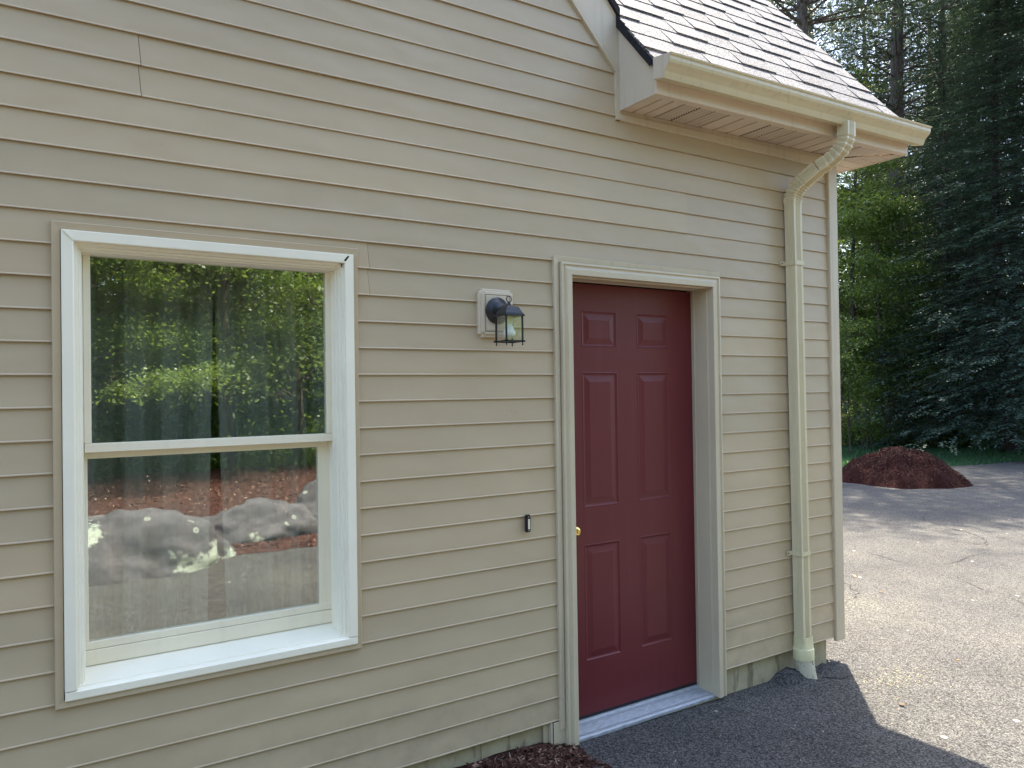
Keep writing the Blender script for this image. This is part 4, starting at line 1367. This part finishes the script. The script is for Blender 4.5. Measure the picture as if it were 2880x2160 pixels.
# bank of red mulch behind them
def bank_z(x, y):
    t = max(0.0, min(1.0, (-4.7 - y) / 1.2))
    return -1.60 + 0.10 * t + 0.05 * max(0, -6 - y) * 0.6 + 0.03 * math.sin(x * 1.3) * math.sin(y * 1.1)
bk = sheet('garden_bed', [-8 + 0.5 * i for i in range(45)], lambda x: -11.5 + 0.3 * math.sin(x), lambda x: drive_near(x) + 0.05, 24, bank_z, 'bed_mulch')
tag(bk, kind='structure')
vbk = np.vectorize(bank_z)
chips(30000, lambda r_, n: (r_.uniform(-3, 8, n), -5.0 - 6.0 * r_.random(n) ** 1.3), lambda x, y: vbk(x, y), 0.05, 'bed_chips', 'bark_chips', 'reddish shredded bark covering the garden bed behind the boulders', 'mulch', 31, 0.5)

# ---------------------------------------------------------------- trees
def cards(centers, dirs, norms, L_, W_, four=True):
    centers = np.array(centers, dtype=float); dirs = np.array(dirs, dtype=float); norms = np.array(norms, dtype=float)
    d = dirs / np.maximum(np.linalg.norm(dirs, axis=1, keepdims=True), 1e-6)
    s_ = np.cross(d, norms); s_ /= np.maximum(np.linalg.norm(s_, axis=1, keepdims=True), 1e-6)
    L_ = np.asarray(L_).reshape(-1, 1); W_ = np.asarray(W_).reshape(-1, 1)
    V = np.stack([centers - d * L_ / 2, centers + s_ * W_ / 2, centers + d * L_ / 2, centers - s_ * W_ / 2], 1)
    return V.reshape(-1, 3)

def limb_tubes(limbs, k=6):
    """limbs: list of (points, radii) -> verts, faces arrays"""
    mb = MB()
    for pts, rad in limbs: mb.tube(pts, rad, k, False)
    return mb

def build_tree(name, limbs, leafV, bark, leaf, k=7):
    root = empty(name, (0, 0, 0))
    mb = limb_tubes(limbs, k)
    F = np.array(mb.f, dtype=np.int32)
    fastmesh('trunk', np.array(mb.v), F, bark, parent=root, smooth=True)
    n = len(leafV) // 4
    fastmesh('crown', leafV, np.arange(4 * n).reshape(-1, 4), leaf, parent=root)
    return root

def broadleaf(h, cb, cr, seed, nl=26, clumps=150, per=130, leaf='maple', bark='brown_bark', size=0.11, tr=0.14, lean=(0, 0)):
    r_ = np.random.default_rng(seed)
    limbs = []
    tp = [Vector((lean[0] * (t ** 1.5) + 0.12 * math.sin(t * 5 + seed), lean[1] * (t ** 1.5) + 0.12 * math.cos(t * 4 + seed), h * 0.92 * t)) for t in np.linspace(0, 1, 9)]
    tp[0].z = -0.25
    limbs.append((tp, [tr * (1.25 - 1.0 * t if t > 0.02 else 1.5) * 0.95 + 0.012 for t in np.linspace(0, 1, 9)]))
    ends = []
    for i in range(nl):
        t = cb / h + (1 - cb / h) * (i + r_.random()) / nl * 0.93
        base = tp[0].lerp(tp[-1], t) if False else tp[min(8, int(t * 8))].lerp(tp[min(8, int(t * 8) + 1)], (t * 8) % 1)
        a = i * 2.4 + r_.normal(0, 0.4)
        tt = (t - cb / h) / (1 - cb / h)
        R_ = cr * (0.55 + 0.6 * math.sin(math.pi * min(1, tt * 0.9 + 0.12))) * r_.uniform(0.7, 1.1) * (1 - 0.45 * tt)
        up = R_ * r_.uniform(0.15, 0.55)
        e = base + Vector((math.cos(a) * R_, math.sin(a) * R_, up))
        m1 = base.lerp(e, 0.5) + Vector((r_.normal(0, .15), r_.normal(0, .15), 0.12 * R_))
        limbs.append(([base, m1, e], [tr * 0.32 * (1 - 0.6 * tt), tr * 0.18 * (1 - 0.5 * tt), 0.008]))
        ends.append((base, m1, e))
        for j in range(3):
            q = m1.lerp(e, r_.uniform(0, 0.8)); e2 = q + Vector((r_.normal(0, .5), r_.normal(0, .5), r_.normal(0.15, .3))) * (0.35 * R_)
            limbs.append(([q, q.lerp(e2, .5) + Vector((0, 0, .05)), e2], [0.018, 0.011, 0.005])); ends.append((q, q.lerp(e2, .5), e2))
    C = []
    for i in range(clumps):
        b_, m_, e_ = ends[r_.integers(len(ends))]
        t = r_.uniform(0.35, 1.05)
        p = (m_.lerp(e_, (t - .5) * 2) if t > .5 else b_.lerp(m_, t * 2))
        C.append((p.x, p.y, p.z))
    C = np.array(C)
    n = clumps * per
    idx = np.repeat(np.arange(clumps), per)
    sp = r_.uniform(0.25, 0.6, clumps)[idx]
    # leaves hang in thin layers
    off = r_.normal(0, 1, (n, 3)) * np.stack([sp, sp, sp * 0.30], 1)
    c = C[idx] + off
    c[:, 2] -= 0.25 * (off[:, 0] ** 2 + off[:, 1] ** 2)
    d = r_.normal(0, 1, (n, 3)); d[:, 2] = d[:, 2] * 0.4 - 0.45
    nm = r_.normal(0, 0.45, (n, 3)) + np.array([0, 0, 1.0])
    L_ = size * r_.uniform(0.6, 1.3, n)
    return build_tree('broadleaf_tree', limbs, cards(c, d, nm, L_, L_ * 0.62), bark, leaf)

def conifer(h, cb, rb, seed, kind='pine', tr=0.26, step=0.55, nb=6, dead=True, name='pine_tree', dens=1.0):
    r_ = np.random.default_rng(seed)
    limbs = []
    tp = [Vector((0.10 * math.sin(t * 6 + seed), 0.10 * math.cos(t * 5 + seed), h * t)) for t in np.linspace(0, 1, 14)]
    tp[0].z = -0.3
    limbs.append((tp, [tr * (1.0 - 0.93 * t) * (1.35 if t < 0.01 else 1.0) + 0.01 for t in np.linspace(0, 1, 14)]))
    CC, DD, NN, LL, WW = [], [], [], [], []
    z = cb
    def trunk_at(z):
        t = max(0, min(0.999, z / h)) * 13; i = int(t); return tp[i].lerp(tp[i + 1], t - i)
    if dead:
        zz = 2.2
        while zz < cb + 2:
            for j in range(4):
                a = r_.uniform(0, 6.28); R_ = r_.uniform(0.8, 3.0) * min(1, zz / 6)
                b = trunk_at(zz); e = b + Vector((math.cos(a) * R_, math.sin(a) * R_, r_.uniform(-0.3, 0.25)))
                limbs.append(([b, b.lerp(e, .5) + Vector((0, 0, .1)), e], [0.022, 0.014, 0.004]))
            zz += 0.5
    while z < h - 0.3:
        t = (z - cb) / (h - cb)
        prof = (0.75 + 0.5 * math.sin(math.pi * min(1, t * 1.1))) * (1 - t) ** 0.75 if kind == 'pine' else (1 - t) ** 0.85
        for j in range(nb):
            a = j * 6.283 / nb + r_.normal(0, 0.3) + z * 1.7
            R_ = max(0.35, rb * prof * r_.uniform(0.7, 1.15))
            b = trunk_at(z + r_.normal(0, 0.08))
            rise = 0.18 if kind == 'pine' else -0.12
            tip = -0.02 if kind == 'pine' else -0.30
            dirh = Vector((math.cos(a), math.sin(a), 0))
            side = Vector((-dirh.y, dirh.x, 0))
            p1 = b + dirh * R_ * 0.5 + Vector((0, 0, rise * R_ * 0.5)); p2 = b + dirh * R_ + Vector((0, 0, tip * R_ + 0.1 * R_))
            limbs.append(([b, p1, p2], ([0.035 * (1 - 0.7 * t), 0.018 * (1 - 0.6 * t), 0.004] if kind == 'pine' else [0.020 * (1 - 0.7 * t), 0.008, 0.003])))
            m = int(max(4, R_ * (9 if kind == 'pine' else 14) * dens))
            for q in range(m):
                s_ = 0.25 + 0.77 * (q + r_.random()) / m if kind == 'pine' else 0.12 + 0.9 * (q + r_.random()) / m
                pc_ = bez(b, p1 * 1.0, p2, s_) if False else (b.lerp(p1, s_ * 2) if s_ < .5 else p1.lerp(p2, (s_ - .5) * 2))
                lat = max(0.02, (1 - abs(s_ - 0.45) * 1.1) * R_ * 0.34)
                o_ = side * r_.uniform(-lat, lat) + dirh * r_.normal(0, 0.05)
                c0 = pc_ + o_ + Vector((0, 0, r_.normal(0.0, 0.05) - (0.35 * abs(o_.length) if kind != 'pine' else 0)))
                if kind == 'pine':
                    nbz = 9
                    dv_ = r_.normal(0, 0.55, (nbz, 3)) + np.array([dirh.x * 0.6, dirh.y * 0.6, 0.35])
                    dv_ /= np.linalg.norm(dv_, axis=1, keepdims=True)
                    Ln = r_.uniform(0.12, 0.22, nbz)
                    CC.append(np.array(c0) + dv_ * Ln[:, None] * 0.5); DD.append(dv_); NN.append(r_.normal(0, 1, (nbz, 3))); LL.append(Ln); WW.append(np.full(nbz, 0.022))
                else:
                    nbz = 8
                    ax_ = np.array(dirh * 0.8 + side * (1 if o_.dot(side) > 0 else -1) * r_.uniform(0.2, 1.0)) + np.array([0, 0, -0.35])
                    ax_ /= np.linalg.norm(ax_)
                    s2 = np.cross(ax_, [0, 0, 1]); s2 /= np.linalg.norm(s2)
                    u_ = np.linspace(0, 0.30, nbz)
                    sg = np.where(np.arange(nbz) % 2, 1, -1)
                    dv_ = ax_[None] * 0.75 + s2[None] * sg[:, None] * 0.75 + r_.normal(0, 0.12, (nbz, 3))
                    CC.append(np.array(c0) + ax_[None] * u_[:, None] + dv_ * 0.05); DD.append(dv_); NN.append(np.tile([0, 0, 1.0], (nbz, 1)) + r_.normal(0, 0.3, (nbz, 3)))
                    LL.append(r_.uniform(0.10, 0.17, nbz) * (1 - 0.5 * np.linspace(0, 1, nbz))); WW.append(np.full(nbz, 0.046))
        z += step * r_.uniform(0.8, 1.2)
    V = cards(np.concatenate(CC), np.concatenate(DD), np.concatenate(NN), np.concatenate(LL), np.concatenate(WW))
    return build_tree(name, limbs, V, 'pine_bark' if kind == 'pine' else 'dark_bark', 'needles' if kind == 'pine' else 'hemlock')

def sapling(h, seed, leaf='beech', n=2600, size=0.085, name='sapling', r=0.9):
    r_ = np.random.default_rng(seed)
    limbs = []; ends = []
    for i in range(5):
        a = r_.uniform(0, 6.28); l_ = r_.uniform(0.15, 0.5) * h * 0.5
        p = [Vector((r_.normal(0, .12), r_.normal(0, .12), -0.1))]
        for t in (0.35, 0.7, 1.0):
            p.append(p[0] + Vector((math.cos(a) * l_ * t * t, math.sin(a) * l_ * t * t, h * t * r_.uniform(0.9, 1.05))))
        limbs.append((p, [0.022, 0.016, 0.010, 0.004]))
        for t in np.linspace(0.25, 1, 9):
            i_ = min(2, int(t * 3)); b = p[i_].lerp(p[i_ + 1], (t * 3) % 1 if t < 1 else 1)
            e = b + Vector((r_.normal(0, r * .5), r_.normal(0, r * .5), r_.uniform(0, .3)))
            limbs.append(([b, b.lerp(e, .5) + Vector((0, 0, .05)), e], [0.008, 0.005, 0.002])); ends.append((b, e))
    idx = r_.integers(0, len(ends), n)
    B = np.array([tuple(e[0]) for e in ends])[idx]; E_ = np.array([tuple(e[1]) for e in ends])[idx]
    t = r_.uniform(0.2, 1.1, (n, 1))
    c = B + (E_ - B) * t + r_.normal(0, 0.12, (n, 3)) * np.array([1, 1, 0.5])
    d = r_.normal(0, 1, (n, 3)); d[:, 2] = d[:, 2] * .4 - .3
    nm = r_.normal(0, 0.5, (n, 3)) + np.array([0, 0, 1.0])
    L_ = size * r_.uniform(0.6, 1.3, n)
    return build_tree(name, limbs, cards(c, d, nm, L_, L_ * 0.6), 'brown_bark', leaf, 5)

def copy_tree(o):
    c = o.copy(); COL.objects.link(c)
    for ch in o.children:
        d = ch.copy(); COL.objects.link(d); d.parent = c
    return c
used = set()
def put(proto, x, y, label, cat, group=None, s=1.0, rot=None, z=None):
    o = proto if proto.name not in used else copy_tree(proto)
    used.add(proto.name)
    o.location = (x, y, (hills(x, y) - 0.1) if z is None else z)
    o.rotation_euler = (0, 0, random.uniform(0, 6.28) if rot is None else rot)
    o.scale = (s, s, s)
    o['label'] = label; o['category'] = cat
    if group: o['group'] = group
    return o
def polar(bearing, dist): return dist * math.sin(R(bearing)), -2.773 + dist * math.cos(R(bearing))

pineA = conifer(25, 10.5, 3.8, 3, 'pine', 0.33, 0.50, 7, dens=1.2)
pineB = conifer(22, 8.0, 3.4, 8, 'pine', 0.22, 0.50, 7, dens=1.2)
hemA = conifer(15, 1.2, 3.3, 5, 'hemlock', 0.16, 0.36, 8, False, 'hemlock_tree')
hemB = conifer(11, 0.8, 2.7, 12, 'hemlock', 0.12, 0.32, 8, False, 'hemlock_tree')
broadA = broadleaf(13, 2.0, 3.6, 4, 30, 280, 150, size=0.10)
broadB = broadleaf(9.5, 1.2, 2.9, 17, 24, 230, 140, 'beech', size=0.09, tr=0.09)
sapA = sapling(3.6, 2); sapB = sapling(2.4, 6, 'maple', 2000)

G1 = 'tall pines at the edge of the woods'
x, y = polar(59.75, 27.0); put(pineA, x, y, 'tall pine with thick straight bare trunk rising right of the roof edge', 'pine tree', G1)
x, y = polar(62.3, 28.5); put(pineB, x, y, 'dark pine trunk seen above the mulch pile, right of the thickest trunk', 'pine tree', G1)
x, y = polar(57.9, 34); put(pineB, x, y, 'slimmer pine trunk standing between the roof edge and the thick trunk', 'pine tree', G1, 0.95)
x, y = polar(61.6, 37); put(pineA, x, y, 'leaning pine further back, trunk crossed by bare branches against the sky', 'pine tree', G1, 0.85)
x, y = polar(64.2, 31); put(pineB, x, y, 'thin dark pine trunk at the right above the leaf litter', 'pine tree', G1, 0.8)
x, y = polar(54.5, 30); put(pineA, x, y, 'pine mostly hidden behind the shingle roof', 'pine tree', G1, 1.0)
x, y = polar(67.5, 28); put(pineA, x, y, 'pine at the right edge of the photo', 'pine tree', G1, 1.05)
pineC = conifer(21, 11.0, 5.0, 23, 'pine', 0.24, 0.50, 9, False, dens=1.5)
x, y = polar(54.2, 20.5); put(pineC, x, y, 'broad pine overhanging the driveway from behind the house corner', 'pine tree', G1)
x, y = polar(69.5, 20.0); put(pineC, x, y, 'broad pine overhanging the driveway just outside the right edge', 'pine tree', G1)
G2 = 'dark hemlocks at the edge of the woods'
x, y = polar(65.4, 23.5); put(hemA, x, y, 'large dark hemlock filling the right edge of the photo', 'hemlock tree', G2)
x, y = polar(62.4, 25.5); put(hemB, x, y, 'dark hemlock behind the mulch pile with drooping sprays', 'hemlock tree', G2, 1.0)
x, y = polar(67.2, 22.5); put(hemA, x, y, 'dark hemlock just beyond the right edge of the frame', 'hemlock tree', G2, 1.05)
x, y = polar(63.2, 33.0); put(hemA, x, y, 'hemlock further back between the thin pine trunks', 'hemlock tree', G2, 1.1)
x, y = polar(66.0, 31.0); put(hemA, x, y, 'tall dark hemlock at the right rear, behind the largest one', 'hemlock tree', G2, 1.45)
x, y = polar(64.0, 36.0); put(hemA, x, y, 'tall hemlock behind the thin trunks at the upper right', 'hemlock tree', G2, 1.5)
x, y = polar(58.6, 39.0); put(hemB, x, y, 'hemlock far behind the gap left of the thick pine trunk', 'hemlock tree', G2, 1.5)
G3 = 'leafy trees at the edge of the woods'
x, y = polar(57.0, 25.0); put(broadB, x, y, 'sunlit leafy tree directly beside the corner of the house', 'leafy tree', G3)
x, y = polar(59.0, 30.0); put(broadB, x, y, 'bright backlit leafy tree at the foot of the thick pine trunk', 'leafy tree', G3, 0.9)
x, y = polar(54.6, 28.0); put(broadA, x, y, 'leafy tree behind the upper roof edge', 'leafy tree', G3)
x, y = polar(58.6, 24.6); put(broadB, x, y, 'leafy tree whose bright leaves hide the lower half of the thick pine trunk', 'leafy tree', G3, 0.85)
x, y = polar(60.6, 44.0); put(broadA, x, y, 'sunlit leafy tree far back in the clearing', 'leafy tree', G3, 1.0)
x, y = polar(57.5, 42.0); put(broadA, x, y, 'leafy tree far back beside the house corner', 'leafy tree', G3, 1.1)
x, y = polar(64.8, 43.0); put(broadB, x, y, 'leafy tree far back at the right behind the hemlocks', 'leafy tree', G3, 1.2)
G4 = 'saplings under the trees'
for i, (b, d, s_) in enumerate(((56.2, 21.5, 1.0), (57.3, 23.0, 0.9), (58.3, 26, 1.0), (60.6, 33, 1.0), (62.9, 35, 1.1), (63.5, 38, 1.2), (60.0, 36, 1.2), (65.3, 34, 1.0), (57.8, 33, 1.1))):
    x, y = polar(b, d)
    put((sapA, sapB)[i % 2], x, y, ('leafy sapling nearest the house corner at the back of the lawn', 'small sapling behind the lawn just left of the mulch pile', 'sapling at the foot of the thick pine trunk',
        'small sunlit sapling in the gap between the two big trunks', 'sapling right of the second trunk under the hemlocks', 'small sapling far back under the right hand hemlocks',
        'tall sapling far back between the thick trunk and the second trunk', 'small sapling at the right under the dark hemlock', 'sapling far back beside the corner of the house')[i], 'sapling', G4, s_)

# woods beyond: one mass
def woods(name, label, pts, seed, n, hmax, size, mat):
    r_ = np.random.default_rng(seed)
    m = len(pts); idx = r_.integers(0, m, n)
    P = np.array(pts)[idx]
    ang = r_.uniform(0, 6.28, n); rr = 3.2 * np.sqrt(r_.random(n))
    cl = r_.normal(0, 1, (m * 40, 3)) * np.array([1.6, 1.6, 3.5])
    ci = r_.integers(0, 40, n)
    off = cl[idx * 40 + ci]
    z = hmax * np.where(r_.random(n) < 0.4, 0.28 * r_.random(n), 0.30 + 0.20 * off[:, 2] / 3.5) + r_.normal(0, 0.4, n)
    c = np.stack([P[:, 0] + off[:, 0] * 1.3 + r_.normal(0, .5, n), P[:, 1] + off[:, 1] * 1.3 + r_.normal(0, .5, n), np.abs(z) * 1.0 - 1.4], 1)
    d = r_.normal(0, 1, (n, 3)); nm = r_.normal(0, .6, (n, 3)) + np.array([0, 0, 1.0])
    L_ = size * r_.uniform(.6, 1.4, n)
    o = fastmesh(name, cards(c, d, nm, L_, L_ * .65), np.arange(4 * n).reshape(-1, 4), mat)
    return tag(o, label, 'woods', kind='stuff')
pts = []
for b in np.arange(44, 84, 2.2):
    for d in (48, 56, 66):
        x, y = polar(b + random.uniform(-.8, .8), d + random.uniform(-3, 3)); pts.append((x, y))
for b in np.arange(20, 52, 2.6):
    for d in (31, 37, 44):
        x, y = polar(b + random.uniform(-.8, .8), d + random.uniform(-2, 2)); pts.append((x, y))
woods('distant_woods', 'sunlit green woods beyond the dark trees at the right', pts, 41, 130000, 17, 0.30, 'beech')

# litter, twigs on the forest floor
def floor_xy(r_, n):
    b = np.radians(r_.uniform(52, 72, n)); d = r_.uniform(20.5, 36, n)
    return d * np.sin(b), -2.773 + d * np.cos(b)
vh = np.vectorize(hills)
chips(16000, floor_xy, lambda x, y: vh(x, y) - 0.11, 0.16, 'litter', 'leaf_litter', 'brown leaf litter and twigs on the shaded forest floor', 'leaf litter', 51, 0.4)

# trees across the drive, behind the photographer (seen in the window glass)
G5 = 'leafy trees reflected in the window'
LB = 'leafy green tree standing across the driveway and reflected in the window glass'
for i, (x, y, s_) in enumerate(((-3.5, -15.5, 1.0), (0.6, -14.2, 0.9), (3.6, -15.2, 1.0), (7.2, -14.6, 0.95), (11, -16, 1.05), (-8, -17, 1.1), (1.8, -20, 1.25), (6.0, -21, 1.3), (-2.5, -21, 1.2), (10.5, -22, 1.3), (15, -19, 1.2), (-13, -18, 1.2), (0.9, -10.6, 0.62), (3.2, -11.2, 0.75), (4.6, -12.2, 0.7), (-0.9, -12.4, 0.85))):
    put((broadA, broadB)[i % 2], x, y, LB, 'leafy tree', G5, s_ * (1.0 if i % 2 == 0 else 1.25), z=-1.6)
G6 = 'pines reflected in the window'
for i, (x, y) in enumerate(((2.4, -16.5), (4.9, -17.5), (-0.8, -18.0))):
    put((pineA, pineB, pineB)[i], x, y, 'tall pine standing across the driveway among the trees reflected in the window', 'pine tree', G6, 0.8, z=-1.6)
G7 = 'shrubs reflected in the window'
for i, (x, y, s_) in enumerate(((-1.5, -11.8, 0.9), (0.9, -12.2, 0.8), (2.6, -13.2, 1.0), (5.8, -12.4, 0.9), (8.2, -12.0, 1.0))):
    put((sapA, sapB)[i % 2], x, y, 'leafy shrub at the back of the garden bed reflected in the window', 'shrub', G7, s_, z=-1.5)
pts = [(xx + random.uniform(-1, 1), yy + random.uniform(-1, 1)) for xx in range(-22, 30, 4) for yy in (-18, -23, -28)]
woods('reflected_woods', 'sunlit green woods across the driveway reflected in the window', pts, 43, 90000, 15, 0.26, 'maple')

def undergrowth(name, label, n, xf, zf, h, size, mat, seed):
    r_ = np.random.default_rng(seed)
    m = n // 60
    cx_, cy_ = xf(r_, m); base = zf(cx_, cy_); hh = h * r_.uniform(0.4, 1.2, m)
    idx = np.repeat(np.arange(m), 60); k_ = len(idx)
    off = r_.normal(0, 1, (k_, 3))
    c = np.stack([cx_[idx] + off[:, 0] * 0.28, cy_[idx] + off[:, 1] * 0.28, base[idx] + hh[idx] * np.abs(r_.beta(2, 1.3, k_))], 1)
    d = off * np.array([1, 1, .3]); d[:, 2] -= 0.3
    L_ = size * r_.uniform(.6, 1.4, k_)
    o = fastmesh(name, cards(c, d, r_.normal(0, .4, (k_, 3)) + np.array([0, 0, 1.0]), L_, L_ * .4), np.arange(4 * k_).reshape(-1, 4), mat)
    return tag(o, label, 'undergrowth', kind='stuff')
undergrowth('undergrowth', 'low leafy undergrowth behind the garden bed reflected in the window', 72000, lambda r_, m: (r_.uniform(-8, 14, m), r_.uniform(-17, -11.3, m)), lambda x, y: np.full_like(x, -1.62), 1.1, 0.12, 'maple', 61)
def wfloor(r_, m):
    b = np.radians(r_.uniform(54, 70, m)); d = r_.uniform(24, 40, m)
    return d * np.sin(b), -2.773 + d * np.cos(b)
undergrowth('undergrowth', 'scattered low shrubs and ferns under the trees at the far side of the lawn', 36000, wfloor, lambda x, y: vh(x, y) - 0.12, 0.9, 0.13, 'beech', 62)
